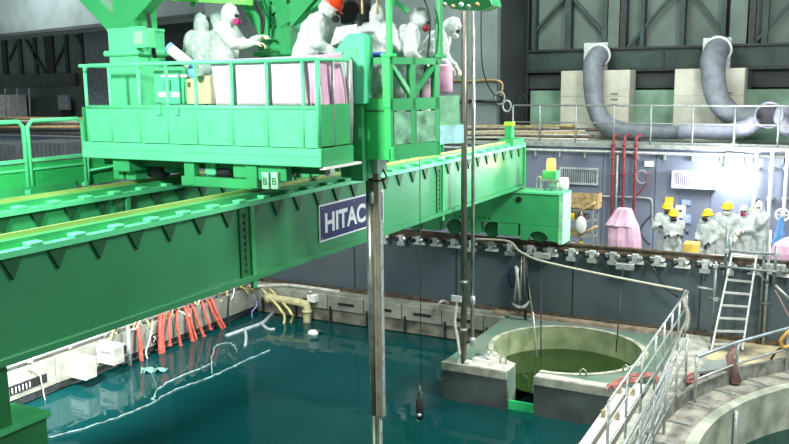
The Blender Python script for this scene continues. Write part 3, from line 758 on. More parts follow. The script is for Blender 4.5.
p = P(139, 38, Y=9.0); t = thing('junction_box', 'pale green junction box on the left portal column', 'box', (p.x, 9.0, p.z))
B(p.x-.13, p.x+.13, 8.98, 9.2, p.z-.14, p.z+.14).build('body', GRM, t, bevel=.01)
B(p.x-.07, p.x+.1, 8.965, 8.98, p.z-.09, p.z+.09).build('window', GLASS_L, t)
B(p.x-.14, p.x+.14, 8.97, 9.0, p.z+.13, p.z+.16).build('lid', GRM, t)
for i, u in enumerate((134, 137, 146, 148)):
    o = MB().tube(curve([P(u, -14, Y=9.3), P(u+.5, 10, Y=9.3), P(u+(.5 if i < 2 else 8), 34 if i < 2 else 58, Y=9.35)]), .018, 6).build('black_cable', BLACK)
    tag(o, ['first black cable from the left beside the portal column', 'second black cable, close to the first, beside the portal column', 'third black cable slanting down behind the junction box', 'rightmost slanting black cable behind the junction box'][i], 'cable', 'black cables by the left portal column')
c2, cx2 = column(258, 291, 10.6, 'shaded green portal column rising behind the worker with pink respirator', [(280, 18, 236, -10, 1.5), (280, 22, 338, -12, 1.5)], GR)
# gusset fan on second column
p = P(262, 30, Y=10.5)
MB().prism([P(238, 0, Y=10.55), P(268, 0, Y=10.55), P(268, 50, Y=10.55)], (0, .05, 0)).build('gusset_plate', GR, c2)
MB().prism([P(290, 28, Y=10.55), P(290, -5, Y=10.55), P(318, -5, Y=10.55)], (0, .05, 0)).build('gusset_plate', GR, c2)
# top frame beams over the platform
t = thing('portal_beam', 'green overhead portal beam along the top edge of the picture', 'beam', (-7.8, 10, 7.9))
a_ = P(160, -3, Y=9.9); b_ = P(262, 3, Y=9.9)
B(-9.9, -5.2, 10.7, 11.0, 7.45, 7.7).build('rear_beam', GR, t)
MB().beam(P(160, -4, Y=10.2), P(250, 1, Y=10.2), .2, .12).build('front_beam', mat('lime_green', (130, 230, 110), .4), t)
q = P(193, 4, Y=10.15); MB().lathe([(.03, -.03), (.05, 0), (.03, .03)], q, (0, -1, 0), 10).build('lifting_lug', GR, t)
# black cables by the second column
for i, pts in enumerate((((252, -5), (256, 8), (261, 18), (262, 34)), ((255, -5), (259, 7), (263.5, 17), (263, 33)))):
    o = MB().tube(curve([P(u, v, Y=10.3) for u, v in pts]), .02, 6).build('black_cable', BLACK)
    tag(o, ['thick black cable drooping at the second portal column, outer one', 'thick black cable drooping at the second portal column, inner one'][i], 'cable', 'black cables at the second portal column')
# ================================================================ OPERATOR CAGE, MASTS
ZC = 4.99
A = P(361, 160, Y=9.8); Bq = P(391, 160, Y=9.8); Cq = P(440, 155, Z=4.99); A.z = Bq.z = Cq.z = ZC
Dq = Cq+(A-Bq); CF = 5.4
cage = thing('operator_cage', 'green framed operator cage with cross braced sides hung beside the trolley platform', 'cage', (A.x, A.y, ZC))
cen = (A+Bq+Cq+Dq)/4
def zc(v): return P(391, v, Y=9.8).z
z_top, z_t2, z_b1, z_b2, z_sk = zc(57), zc(64), zc(101), zc(108), zc(147)
A0 = P(354, 100, Y=9.8); A0.z = ZC
def at_z(p, z): return Vector((p.x, p.y, z))
MB().prism([at_z(cen+(q_-cen)*.84, ZC+.01) for q_ in (A, Bq, Cq, Dq)], (0, 0, .12)).build('floor_plate', GR, cage)
MB().prism([at_z(cen+(q_-cen)*.84, CF-.06) for q_ in (A, Bq, Cq, Dq)], (0, 0, .06)).build('deck', GRD, cage)
def wallbox(p, q, z0, z1, th, name, m, inset=0, bevel=0):
    d = (q-p); d.z = 0; d.normalize(); n = Vector((d.y, -d.x, 0))
    a = at_z(p+d*inset, z0); b = at_z(q-d*inset, z0)
    return MB().prism([a, b, at_z(b, z1), at_z(a, z1)], -n*th).build(name, m, cage, bevel=bevel)
GRB = mat('lit_front_green', (60, 214, 110), .4, var=.04)  # lamp light on the cage front put into a brighter green copy
wallbox(A, Bq, ZC, z_sk, .05, 'front_skirt', GRB, -.02)
wallbox(A0, Bq, z_sk, z_b2, .03, 'front_panel', GRB)
wallbox(A0, Bq, z_b2-.0, z_b1+.03, .05, 'front_band', GRB)
MB().box(A0.x+.07, Bq.x-.1, 9.785, 9.8, z_b2-.05, z_b2-.03).build('slot', GRD, cage)
wallbox(A0, Bq, z_t2, z_top, .08, 'front_header', GR)
for x0_, x1_ in ((A0.x, A0.x+.09), (Bq.x-.11, Bq.x)):
    B(x0_, x1_, 9.78, 9.88, z_b2, z_top).build('front_post', GRB if x0_ > A0.x else GR, cage, bevel=.006)
# right side
wallbox(Bq, Cq, ZC, z_sk-.03, .05, 'side_skirt', GR, -.01)
wallbox(Bq, Cq, z_sk-.03, z_sk+.02, .07, 'side_ledge', GR)
wallbox(Bq, Cq, z_b2-.04, z_b1+.03, .07, 'side_band', GR)
wallbox(Bq, Cq, z_t2, z_top, .08, 'side_header', GR)
L = (Cq-Bq)
for f0, f1, zz0, zz1 in ((0, .06, ZC, z_top), (.40, .50, z_sk, z_top), (.9, 1, ZC, z_top)):
    wallbox(Bq+L*f0, Bq+L*f1, zz0, zz1, .09, 'side_post', GR, bevel=.006)
PLATE = mat('hazy_green_plate', (120, 176, 140), .3, .1, var=.3, scale=5)
wallbox(Bq+L*.07, Bq+L*.40, z_sk+.03, z_b2-.06, .02, 'side_plate', PLATE)
wallbox(Bq+L*.51, Bq+L*.90, z_sk+.03, z_b2-.06, .02, 'side_plate', PLATE)
n_ = Vector((L.y, -L.x, 0)).normalized()*-.04
for f0 in (.05, .92):
    MB().beam(at_z(Bq+L*f0, z_t2)+n_, at_z(Bq+L*.45, z_b1+.05)+n_, .07, .06, (1, 0, 0)).build('side_brace', GR, cage)
# rear + left posts, tall posts to the portal
for p in (A0, Dq):
    B(p.x-.04, p.x+.04, p.y+.0, p.y+.08, ZC, z_top).build('rear_post', GR, cage)
MB().beam(at_z(Dq, z_top-.04), at_z(Cq, z_top-.04), .08, .08).build('rear_header', GR, cage)
for u0, u1, p, mm in ((388, 394, Bq, GRB), (432, 439, Cq, GR)):
    w = .07 if u0 == 388 else .09
    B(p.x-w, p.x, p.y+.02, p.y+.02+w, z_top, 9.2).build('tall_post', mm, cage, bevel=.006)
    B(p.x-w*1.9, p.x+.03, p.y-.02, p.y+w+.08, z_top, z_top+.05).build('post_foot', mm, cage, bevel=.01)
p = at_z(Cq, z_sk); wq = Vector((.15, .35, 0))
MB().prism([p, p+wq, at_z(p+wq, z_b1+.05), at_z(p, z_b1+.05)], (-.03, .01, 0)).build('rear_plate', mat('clear_green_plate', (130, 190, 150), .25, var=.1, alpha=.75), cage)
p = at_z(Cq, z_sk-.02)+Vector((.01, .02, 0)); MB().prism([p+Vector((0, -.03, 0)), p+Vector((.19, .38, 0)), p+Vector((.19, .38, .26)), p+Vector((0, -.03, .26))], (-.05, .02, 0)).build('pale_box', mat('pale_blue_green', (150, 200, 200), .4), cage)
MB().prism([at_z(Cq, 5.3), at_z(Dq, 5.3), at_z(Dq, 5.3)+Vector((0, .9, 0)), at_z(Cq, 5.3)+Vector((-.05, .9, 0))], (0, 0, .1)).build('rear_deck', GRD, cage)
# green post between platform and cage down to the girder, overhead cage beam
q0 = P(351, 130, Y=9.7); q1 = P(363, 130, Y=9.7)
MB().box(q0.x, q1.x, 9.68, 9.8, 4.7, 5.9).build('link_post', GR, cage)
MB().box(q0.x-.25, q1.x+.0, 9.82, 9.95, 4.72, 5.0).build('link_beam', GR, cage)
B(Bq.x-.5, Cq.x+.05, 9.85, 11.0, 7.35, 7.5).build('roof_frame', GR, cage)
MB().beam(Vector((Bq.x-.4, 9.95, 7.3)), P(440, -4, Y=10.9), .12, .1).build('roof_beam', GR, cage)
p = P(400, 0, Y=10.0); MB().beam(P(385, -5, Y=10.0), P(408, 12, Y=10.2), .1, .06).build('roof_brace', GR, cage)

# telescopic mast
mx, my = P(371, 200, Y=10.12).x, 10.12
ZMT = P(371, 172, Y=my).z
ms = thing('telescopic_mast', 'thick telescopic steel mast hanging from the cage into the pool', 'mast', (mx, my, -3))
z414 = P(373, 414, Y=my).z
MB().tube([(mx-.01, my, z414), (mx-.01, my, ZMT+.1)], .062, 14).build('outer_tube', STEEL, ms)
MB().box(mx+.05, mx+.15, my-.05, my+.05, z414, ZMT+.1).build('guide_channel', mat('pale_steel', (160, 156, 140), .35, .6, var=.1), ms, bevel=.01)
MB().box(mx+.085, mx+.10, my-.06, my-.045, z414, ZMT).build('guide_rail', BRICKP, ms)
MB().box(mx+.155, mx+.175, my-.03, my+.03, z414, 4.1).build('guide_strip', GALV, ms)
MB().tube([(mx+.005, my, -3.0), (mx+.005, my, z414)], .048, 14).build('inner_tube', mat('green_grey_steel', (92, 108, 92), .4, .5, var=.15), ms)
MB().tube([(mx+.10, my, -3.0), (mx+.10, my, z414)], .03, 10).build('inner_tube', mat('green_grey_steel', ()), ms)
p = P(375, 165, Y=my); B(mx-.14, mx+.2, my-.16, my+.12, ZMT, ZC+.02).build('head_block', mat('pale_green_block', (160, 196, 170), .4, .2, var=.08), ms, bevel=.008)
p = P(372, 196, Y=my); MB().lathe([(.025, 0), (.035, .03), (.035, .14), (.02, .18)], (mx+.06, my-.09, P(372, 203, Y=my).z), (0, 0, 1), 10).build('clamp_knob', GALV, ms)
MB().tube(curve([(mx+.18, my, 4.85), (mx+.25, my, 4.7), (mx+.1, my-.1, 4.66), (mx, my-.09, 4.7)]), .012, 6).build('loop_cable', BLACK, ms)
# twin masts standing on the slab corner
for (ub, vb, ut, r, lab, zbot, mm) in ((463.5, 372, 464.5, .062, 'thicker steel guide mast standing on the slab corner', .32, mat('dull_steel', (124, 122, 110), .35, .6, var=.1)),
                                 (472, 352, 473, .036, 'thin steel guide mast right beside the thicker one', .7, STEEL)):
    b = P(ub, vb, Z=.32) if r > .05 else None
    if b is None: b = Vector((bx.x+.175, bx.y+.04, .7))
    else:
        b = P(463.5, 372, Y=15.06); bx = b
    t = thing('guide_mast', lab, 'mast', (b.x, b.y, zbot))
    MB().tube([(b.x, b.y, zbot), (b.x, b.y, 9)], r, 12).build('tube', mm, t)
    if r > .05:
        MB().box(b.x-.12, b.x+.16, b.y-.05, b.y+.08, .3, .37).build('foot', WHITE, t)
        for z in (2.0, 1.0): MB().lathe([(r+.02, 0), (r+.02, .06)], (b.x, b.y, z), (0, 0, 1), 12).build('collar', GALV, t)
        MB().tube(curve([(b.x-.12, b.y-.05, 1.6), (b.x-.17, b.y-.06, 1.2), (b.x-.1, b.y-.06, .8), (b.x-.06, b.y-.06, .5)]), .03, 8).build('bent_handle', WHITE, t)
        MB().box(b.x-.24, b.x-.02, b.y-.09, b.y-.03, 1.62, 1.74).build('hook', WHITE, t)
    else:
        MB().lathe([(.05, 0), (.07, .08), (.07, .12), (.05, .16)], (b.x, b.y, .72), (0, 0, 1), 12).build('guide_ring', GALV, t)
        MB().lathe([(.05, 0), (.06, .1), (.05, .2)], (b.x, b.y, 1.55), (0, 0, 1), 12).build('guide_ring', GALV, t)

# ================================================================ PEOPLE
def capsule(mb, p, q, r0, r1, n=12):
    p = Vector(p); q = Vector(q); d = q-p; L_ = d.length; d = d.normalized() if L_ > 1e-6 else Vector((0, 0, 1))
    pts = []; rs = []
    for k in range(4):
        a = math.pi/2*(k/4); pts.append(p-d*r0*math.cos(a)); rs.append(max(.002, r0*math.sin(a)))
    pts += [p, q]; rs += [r0, r1]
    for k in range(1, 5):
        a = math.pi/2*(k/4); pts.append(q+d*r1*math.sin(a)); rs.append(max(.002, r1*math.cos(a)))
    mb.tube(pts, rs, n)
def fuse(mb, voxel, smooth=4, wrinkle=0, name='tmp'):
    me = bpy.data.meshes.new(name); me.from_pydata(mb.v, [], mb.f)
    o = bpy.data.objects.new(name, me); COL.objects.link(o)
    r = o.modifiers.new('r', 'REMESH'); r.mode = 'VOXEL'; r.voxel_size = voxel; r.use_smooth_shade = True
    if smooth:
        s_ = o.modifiers.new('s', 'SMOOTH'); s_.iterations = smooth; s_.factor = .5
    if wrinkle:
        tx = bpy.data.textures.get('folds') or bpy.data.textures.new('folds', 'CLOUDS'); tx.noise_scale = .13; tx.noise_depth = 2
        d = o.modifiers.new('d', 'DISPLACE'); d.texture = tx; d.strength = wrinkle; d.mid_level = .5; d.texture_coords = 'LOCAL'
    dg = bpy.context.evaluated_depsgraph_get(); out = bpy.data.meshes.new_from_object(o.evaluated_get(dg))
    bpy.data.objects.remove(o); bpy.data.meshes.remove(me)
    out.polygons.foreach_set('use_smooth', [True]*len(out.polygons))
    return out
def put(me, name, m, parent, mw=None):
    if not me.materials: me.materials.append(m)
    o = bpy.data.objects.new(name, me); COL.objects.link(o); o.parent = parent
    o.material_slots[0].link = 'OBJECT'; o.material_slots[0].material = m
    if mw is not None: o.matrix_local = mw
    return o
def hand_mesh(side):
    mb = MB()
    mb.ell((0, .045, 0), (.042, .05, .018))
    for i, (x, l) in enumerate(((-.03, .062), (-.01, .074), (.011, .068), (.03, .052))):
        k = Vector((x, .085, 0)); a = k+Vector((x*.15, l*.5, -.012)); b = a+Vector((0, l*.3, -.03)); c = b+Vector((0, l*.02, -.026))
        capsule(mb, k, a, .0105, .0095, 8); capsule(mb, a, b, .0095, .009, 8); capsule(mb, b, c, .009, .0075, 8)
    s = side
    capsule(mb, (-.03*s, .02, -.004), (-.062*s, .05, -.022), .014, .011, 8); capsule(mb, (-.062*s, .05, -.022), (-.058*s, .085, -.04), .011, .009, 8)
    capsule(mb, (0, -.03, 0), (0, .03, 0), .028, .032, 10)
    return fuse(mb, .0065, 2)
HANDS = None
def person(label, head_px, floor, h=1.76, Y=None, yaw=0, lean=0, hp=10, hands=((-.28, .1, .85), (.28, .1, .85)), helmet=None, mask='pink', suit=None,
           suitname='coverall', fine=True, twist=0, legs=(0, 0), group=None, belt=None, glove=None, goggles=True, hand_rot=0):
    global HANDS
    if HANDS is None: HANDS = (hand_mesh(1), hand_mesh(-1))
    s = h/1.76; suit = suit or SUIT
    ln = math.radians(lean); tz = Vector((0, math.sin(ln), math.cos(ln)))
    pel = Vector((0, 0, .94)); chest = pel+tz*.34; neck = pel+tz*.54
    hd = math.radians(lean*.7+hp); hz = Vector((0, math.sin(hd), math.cos(hd))); hc = neck+hz*.15+Vector((0, .02, 0))
    top = (hc+hz*.14)
    if Y is None:
        d = P(head_px[0], head_px[1], Y=10)-Vector((0, 0, CAMZ)); Yv = (floor+top.z*s-CAMZ)*10/d.z
    else: Yv = Y
    w = P(head_px[0], head_px[1], Y=Yv); ya = math.radians(yaw)
    off = Matrix.Rotation(ya, 3, 'Z') @ Vector((0, hc.y*s, 0))
    root = thing('person', label, 'person', (w.x-off.x, Yv-(off.y if Y is None else 0), floor), group, ya)
    bpy.context.view_layer.update
    bd = MB()
    # legs
    for i, sx in enumerate((-1, 1)):
        ft = Vector((sx*.12, legs[i], .07)); kn = Vector((sx*.115, legs[i]*.5+.04, .5)); hpj = pel+Vector((sx*.1, 0, -.02))
        capsule(bd, hpj, kn, .135, .11); capsule(bd, kn, ft+Vector((0, -.02, .02)), .11, .095)
        capsule(bd, ft+Vector((0, -.05, -.01)), ft+Vector((0, .12, -.02)), .055, .05)
    bd.ell(pel, (.225, .185, .18)); 
    capsule(bd, pel+tz*.05, chest, .2, .205); bd.ell(chest+tz*.03, (.245, .185, .2))
    capsule(bd, chest+tz*.12, neck, .14, .09); capsule(bd, neck-tz*.03, hc, .085, .1)
    # hood
    q = Vector((0, 0, 1)).rotation_difference(hz).to_matrix()
    bd.ell(hc+q @ Vector((0, -.015, 0)), (.124, .138, .158), 16, 12, q)
    if not helmet: capsule(bd, hc+q @ Vector((0, -.02, .09)), hc+q @ Vector((0, -.035, .14)), .07, .035)
    ends = []
    for i, sx in enumerate((-1, 1)):
        sh = neck+Vector((sx*.185, 0, 0))-tz*.06; tgt = Vector(hands[i]); v = tgt-sh; L_ = v.length; la, lb = .3, .27
        if L_ > la+lb-.01: v = v.normalized()*(la+lb-.01); tgt = sh+v; L_ = v.length
        a = (la*la-lb*lb+L_*L_)/(2*L_); hh = math.sqrt(max(0, la*la-a*a)); dd = v.normalized()
        hint = Vector((sx*.5, -.35, -.8)); hint = (hint-dd*hint.dot(dd)).normalized(); el = sh+dd*a+hint*hh
        capsule(bd, sh, el, .108, .088); capsule(bd, el, tgt, .088, .058)
        ends.append((tgt, (tgt-el).normalized()))
    me = fuse(bd, .024 if fine else .032, 2, .075)
    me.transform(Matrix.Scale(s, 4))
    root_m = Matrix.Identity(4)
    put(me, suitname, suit, root)
    F3 = lambda x, y, z: hc+q @ Vector((x, y, z))
    def part(mb, nm, m, par=root):
        msh = bpy.data.meshes.new(nm); msh.from_pydata([tuple(Vector(v)*s) for v in mb.v], [], mb.f); msh.polygons.foreach_set('use_smooth', mb.sm)
        return put(msh, nm, m, par)
    f = MB().ell(F3(0, .035, -.015), (.082, .096, .112), 16, 12, q); f.ell(F3(0, .128, -.02), (.014, .02, .024), 8, 6, q)
    fc = part(f, 'face', SKIN)
    for sx in (-1, 1):
        part(MB().ell(F3(sx*.032, .116, .015), (.014, .01, .009), 8, 6, q), 'eye', HAIRB, fc)
    if goggles:
        g = MB().ell(F3(0, .088, .022), (.078, .055, .034), 14, 8, q); part(g, 'goggles', HAIRB)
    else:
        part(MB().ell(F3(0, .128, -.062), (.026, .01, .008), 8, 6, q), 'mouth', mat('lip', (160, 90, 84)), fc)
    if mask:
        mm = {'pink': PINK, 'white': WHITE, 'black': BLACK, 'red': mat('red_filter', (190, 50, 70), .4)}[mask]
        r = part(MB().ell(F3(0, .125, -.05), (.045, .04, .045), 12, 8, q), 'respirator', BLACK if mask != 'white' else WHITE)
        for sx in (-1, 1):
            ax = q @ Vector((sx*.9, .45, -.1))
            part(MB().lathe([(.034, 0), (.042, .008), (.042, .028), (.03, .034)], F3(sx*.035, .13, -.055), ax, 14), 'filter', mm, r)
    if helmet:
        pr = [(.168, -.004), (.17, .006), (.142, .012), (.14, .05), (.125, .095), (.09, .13), (.045, .15), (.002, .155)]
        hm = MB().lathe([(a_*.93, b_) for a_, b_ in pr], F3(0, -.005, .045), q @ Vector((0, -.12, 1)), 22); 
        hm.ell(F3(0, .135, .055), (.09, .045, .008), 12, 6, q)
        part(hm, 'helmet', helmet)
    if belt:
        mb = MB(); n = 20
        pts = [pel+tz*.12+Vector((.225*math.cos(2*math.pi*k/n), .215*math.sin(2*math.pi*k/n), 0)) for k in range(n)]
        mb.tube(pts, .032, 8, closed=True); part(mb, 'belt', belt)
    for i in range(2):
        tgt, dr = ends[i]
        qq = Vector((0, 1, 0)).rotation_difference(dr).to_matrix().to_4x4()
        put(HANDS[i], 'glove', glove or LATEX, root, Matrix.Translation(tgt*s+dr*.035*s) @ qq @ Matrix.Scale(s*1.12, 4))
    for i, sx in enumerate((-1, 1)):
        ft = Vector((sx*.12, legs[i], 0)); b_ = MB()
        capsule(b_, ft+Vector((0, -.07, .055)), ft+Vector((0, .15, .045)), .055, .045, 10); part(b_, 'boot', mat('grey_boot', (120, 124, 124), .6))
    return root
DK = BLACK
person('white coverall person with magenta filters reaching out a gloved hand behind the sheet', (228, 6), 5.4, 1.78, Y=10.0, yaw=-75, lean=6, hp=14,
       hands=((-.2, .46, 1.28), (.1, .5, 1.2)), mask='pink', glove=LATEX)
person('person in thin translucent suit standing farthest left on the platform, back turned', (197, 12), 5.4, 1.72, Y=10.4, yaw=60, lean=8, hp=12,
       hands=((-.2, .3, 1.0), (.2, .3, 1.0)), suit=SUITV, mask='white')
person('person in pale suit half hidden between the two white suited workers on the platform left', (217, 8), 5.4, 1.74, Y=10.75, yaw=100, lean=4, hp=6,
       hands=((-.2, .3, 1.0), (.2, .3, 1.0)), suit=SUITV, mask='white')
person('person with orange red helmet looking down beside the control desk', (325, -3), 5.4, 1.86, Y=9.75, yaw=-68, lean=24, hp=26,
       hands=((-.16, .52, 1.0), (.2, .42, .98)), helmet=REDH, mask='black')
person('person with blue belt bending inside the operator cage, back to the camera', (370, 9), 5.3, 1.84, Y=10.35, yaw=10, lean=14, hp=22,
       hands=((-.28, .35, 1.15), (.24, .3, 1.1)), mask='white', belt=BLUEB)
person('person with red filter mask looking down in the cage, right of the blue belt', (415, 2), 5.3, 1.84, Y=10.65, yaw=-60, lean=26, hp=22,
       hands=((-.2, .4, .95), (.2, .36, .92)), mask='red')
person('person in white hood bowed behind the cage by the pink drum', (450, 29), 5.4, 1.72, Y=11.7, yaw=-78, lean=34, hp=26,
       hands=((-.2, .42, .9), (.2, .4, .9)), mask='white')
pf = dict(fine=False)
person('leftmost yellow helmeted person on the deck, standing behind another, hand on hip', (667.5, 204), FL, 1.76, yaw=-165, hands=((-.42, .0, 1.12), (.2, .25, 1.2)), helmet=YELH, mask='black', glove=DK, **pf)
person('yellow helmeted person in front at left, dark gloves crossed at the chest', (674, 211), FL, 1.7, yaw=-170, hands=((.06, .24, 1.14), (-.08, .25, 1.16)), helmet=YELH, mask='black', glove=DK, **pf)
person('yellow helmeted person with black mask looking left, alone mid group', (708, 211), FL, 1.7, yaw=150, hands=((-.22, .2, .98), (.2, .2, 1.0)), helmet=YELH, mask='black', glove=DK, **pf)
person('person with yellow helmet standing behind, left of the ladder top', (727.5, 204), FL, 1.78, yaw=-175, hands=((-.25, .15, .98), (.22, .2, 1.1)), helmet=YELH, mask='white', glove=LATEX, **pf)
person('person in white hood without helmet standing behind the ladder top, dark bag at the hip', (744.5, 206), FL, 1.72, yaw=170, hands=((-.1, .3, 1.15), (.1, .3, 1.12)), mask='pink', glove=LATEX, **pf)
person('person in white hood raising both hands to the mask near the blue bag', (760, 202), FL, 1.78, yaw=150, hands=((-.1, .26, 1.5), (.14, .27, 1.48)), mask='white', glove=LATEX, **pf)
# ================================================================ SHEETS AND GEAR ON THE PLATFORM
def cloth(name, c, nx, ny, amp, waves, nrm, m, label=None, cat='sheet', group=None, sag=0, thick=.006, parent=None, seed=0):
    """c: corners top-left, top-right, bottom-right, bottom-left"""
    rnd = random.Random(seed); c = [Vector(p) for p in c]; nrm = Vector(nrm); ph = [rnd.uniform(0, 6) for _ in range(4)]
    vs = []
    for j in range(ny+1):
        t = j/ny
        for i in range(nx+1):
            s_ = i/nx; p = c[0].lerp(c[1], s_).lerp(c[3].lerp(c[2], s_), t)
            w = amp*(.35+.65*t)*(math.sin(waves*s_*6.28+ph[0]+1.2*t)+.5*math.sin(waves*1.9*s_*6.28+ph[1])+.3*math.sin(9*t+ph[2]+5*s_))
            p = p+nrm*w+Vector((0, 0, -sag*math.sin(math.pi*s_)*(1-t)))
            vs.append(p)
    fs = [(j*(nx+1)+i, (j+1)*(nx+1)+i, (j+1)*(nx+1)+i+1, j*(nx+1)+i+1) for j in range(ny) for i in range(nx)]
    o = MB().add(vs, fs, True).build(name, m, parent)
    md = o.modifiers.new('thickness', 'SOLIDIFY'); md.thickness = thick
    if label: tag(o, label, cat, group)
    return o
Yf = TY+.07
cloth('plastic_sheet', [P(211, 60, Y=Yf), P(303, 56, Y=Yf), P(303, 105, Y=Yf), P(216, 105, Y=Yf)], 40, 14, .012, 3, (0, 1, 0), SHEET,
      'white plastic sheet hung inside the front rail of the platform', seed=2)
cloth('plastic_sheet', [P(303, 55.5, Y=Yf-.01), P(319, 55, Y=Yf-.02), P(322, 105, Y=Yf+.05), P(303, 106, Y=Yf+.03)], 20, 14, .014, 3, (0, 1, 0), PINKC,
      'pink sheet hanging at the right end of the white sheet', seed=4)
cloth('plastic_sheet', [P(318, 55, Y=Yf-.0), P(341, 52, Y=YR+.05), P(350, 112, Y=YR+.05), P(321, 107, Y=Yf+.02)], 24, 16, .02, 3, (1, -.2, 0), PINKC,
      'pale pink sheet draped round the right corner of the platform', seed=5)
pT = P(349, 98, Y=9.5)
o = MB().tube([P(348.5, 60, Y=9.56), P(349, 100, Y=9.56), P(349.5, 143, Y=9.56)], [.05, .06, .045], 12).build('grey_roll', mat('grey_plastic_wrap', (176, 176, 178), .4, var=.1)); tag(o, 'long grey plastic wrapped roll hanging between the platform corner and the cage', 'roll')
# control desk
t = thing('control_desk', 'mint green control desk with rounded top beside the operator cage', 'desk', P(350, 95, Y=9.62))
Yd = 9.62
pr = [P(328, 68, Y=Yd), P(334, 52, Y=Yd), P(345, 36, Y=Yd), P(350, 33, Y=Yd), P(361, 33, Y=Yd), P(365, 37, Y=Yd), P(364, 104, Y=Yd), P(340, 104, Y=Yd)]
MB().prism(pr, (0, .22, 0)).build('housing', mat('desk_mint', (88, 216, 158), .4, var=.03), t, bevel=.01)
MB().prism([P(338, 50, Y=Yd-.01), P(357, 49, Y=Yd-.01), P(357, 62, Y=Yd-.01), P(338, 66, Y=Yd-.01)], (0, .01, 0)).build('door', GRM, t, bevel=.004)
MB().lathe([(.012, 0), (.02, .01), (.012, .02)], P(342, 53, Y=Yd-.01), (0, -1, 0), 10).build('knob', GALV, t)
# dark machinery above the desk
t = thing('control_monitor', 'black monitor housing above the control desk', 'monitor', P(350, 12, Y=10.3))
MB().prism([P(338, -4, Y=10.3), P(361, -4, Y=10.3), P(361, 20, Y=10.3), P(340, 24, Y=10.3)], (0, .3, 0)).build('housing', BLACK, t, bevel=.02)
MB().prism([P(352, 14, Y=10.28), P(359, 14, Y=10.28), P(359, 25, Y=10.28), P(352, 25, Y=10.28)], (0, .1, 0)).build('keypad', DKST, t)
MB().tube([P(356, 33, Y=10.35), P(356, 18, Y=10.35)], .02, 8).build('stand', DKST, t)
cloth('paper_sheet', [P(336, 27, Y=9.9), P(357, 24, Y=9.9), P(357, 33, Y=9.75), P(330, 46, Y=9.7)], 14, 8, .006, 2, (0, -1, .4), WHITE, 'white paper spread on the sloping top of the control desk', 'paper', seed=8)
for i, u in enumerate((362, 377)):
    o = MB().tube([P(u, -5, Y=9.95), P(u+.4, 14, Y=9.95)], .018, 8).build('copper_rod', mat('tan_rod', (206, 176, 140), .4, .2)); tag(o, ['thin tan rod hanging left of the bent worker in the cage', 'thin tan rod hanging right above the blue belted worker'][i], 'rod')
# cable inside the cage
o = MB().tube(curve([P(423, -4, Y=10.6), P(430, 20, Y=10.6), P(427, 60, Y=10.6), P(421, 90, Y=10.6), P(419.5, 150, Y=10.6)]), .012, 6).build('black_cable', BLACK); tag(o, 'thin black cable curving down through the operator cage', 'cable')
# pink bag at the back of the cage
p = P(444, 80, Y=11.35)
o = MB().lathe([(.10, -.2), (.13, -.16), (.125, .1), (.11, .16), (.125, .2), (.1, .23)], p, (0, 0, 1), 18).build('pink_drum', PINKC); tag(o, 'pink plastic wrapped drum standing behind the operator cage', 'drum')
p = P(431, 85, Y=11.1); o = MB().lathe([(.09, -.25), (.12, -.2), (.12, .18), (.08, .26)], p, (0, 0, 1), 16).build('pink_bag', PINKC); tag(o, 'pink plastic bag inside the cage at its rear post', 'bag')
# mint door box and rolled tube at platform left
Yc = 8.95
t = thing('electrical_cabinet', 'mint green electrical cabinet with white labels behind the front rail', 'cabinet', P(170, 104, Y=Yc))
def pq(u0, v0, u1, v1, Y, d, nm, m, bev=.0, par=None):
    a = P(u0, v0, Y=Y); b = P(u1, v1, Y=Y)
    return B(a.x, b.x, Y, Y+d, b.z, a.z).build(nm, m, par if par is not None else t, bevel=bev)
pq(152, 68, 185, 104, Yc, .3, 'body', GRM, .03)
dr = pq(160, 76, 184, 104, Yc-.02, .02, 'door', mat('desk_mint', ()), .01)
for (u0, u1) in ((158, 166), (171, 181)): pq(u0, 92, u1, 97, Yc-.03, .012, 'label_plate', WHITE)
pq(163, 80, 170, 90, Yc-.05, .03, 'handle', GR, .006)
pq(161, 75, 186, 77, Yc-.045, .02, 'label_strip', LETTER)
t = thing('cardboard_box', 'beige box standing between the cabinet and the white sheet', 'box', P(198, 104, Y=9.0))
pq(185, 76, 211, 104, 9.0, .3, 'body', mat('beige_card', (190, 190, 150), .7, var=.06), .004)
pq(187, 82, 190, 87, 8.985, .015, 'hand_hole', mat('brown_hole', (110, 90, 40)))
pa_, pb2 = P(168, 47, Y=8.95), P(196, 69, Y=9.1)
t = thing('rolled_tube', 'white rolled tube with blue ends leaning over the platform rail', 'tube', pb2)
ax = (pb2-pa_); MB().lathe([(.07, 0), (.074, .01), (.074, ax.length)], pa_, ax, 18).build('tube_wall', mat('milky_plastic', (214, 226, 206), .4, var=.03), t)
MB().lathe([(.05, -.004), (.08, -.004), (.08, .04), (.05, .04)], pa_, ax, 18, cap=False).build('end_ring', BLUEP, t)
MB().lathe([(.05, -.003), (.002, -.003)], pa_, ax, 18, cap=False).build('end_bore', mat('navy_bore', (40, 70, 110)), t)
o = MB().ell(P(192, 71, Y=8.8), (.07, .04, .1)).build('blue_glove', BLUEP); tag(o, 'light blue bundle at the lower end of the rolled tube', 'bundle')

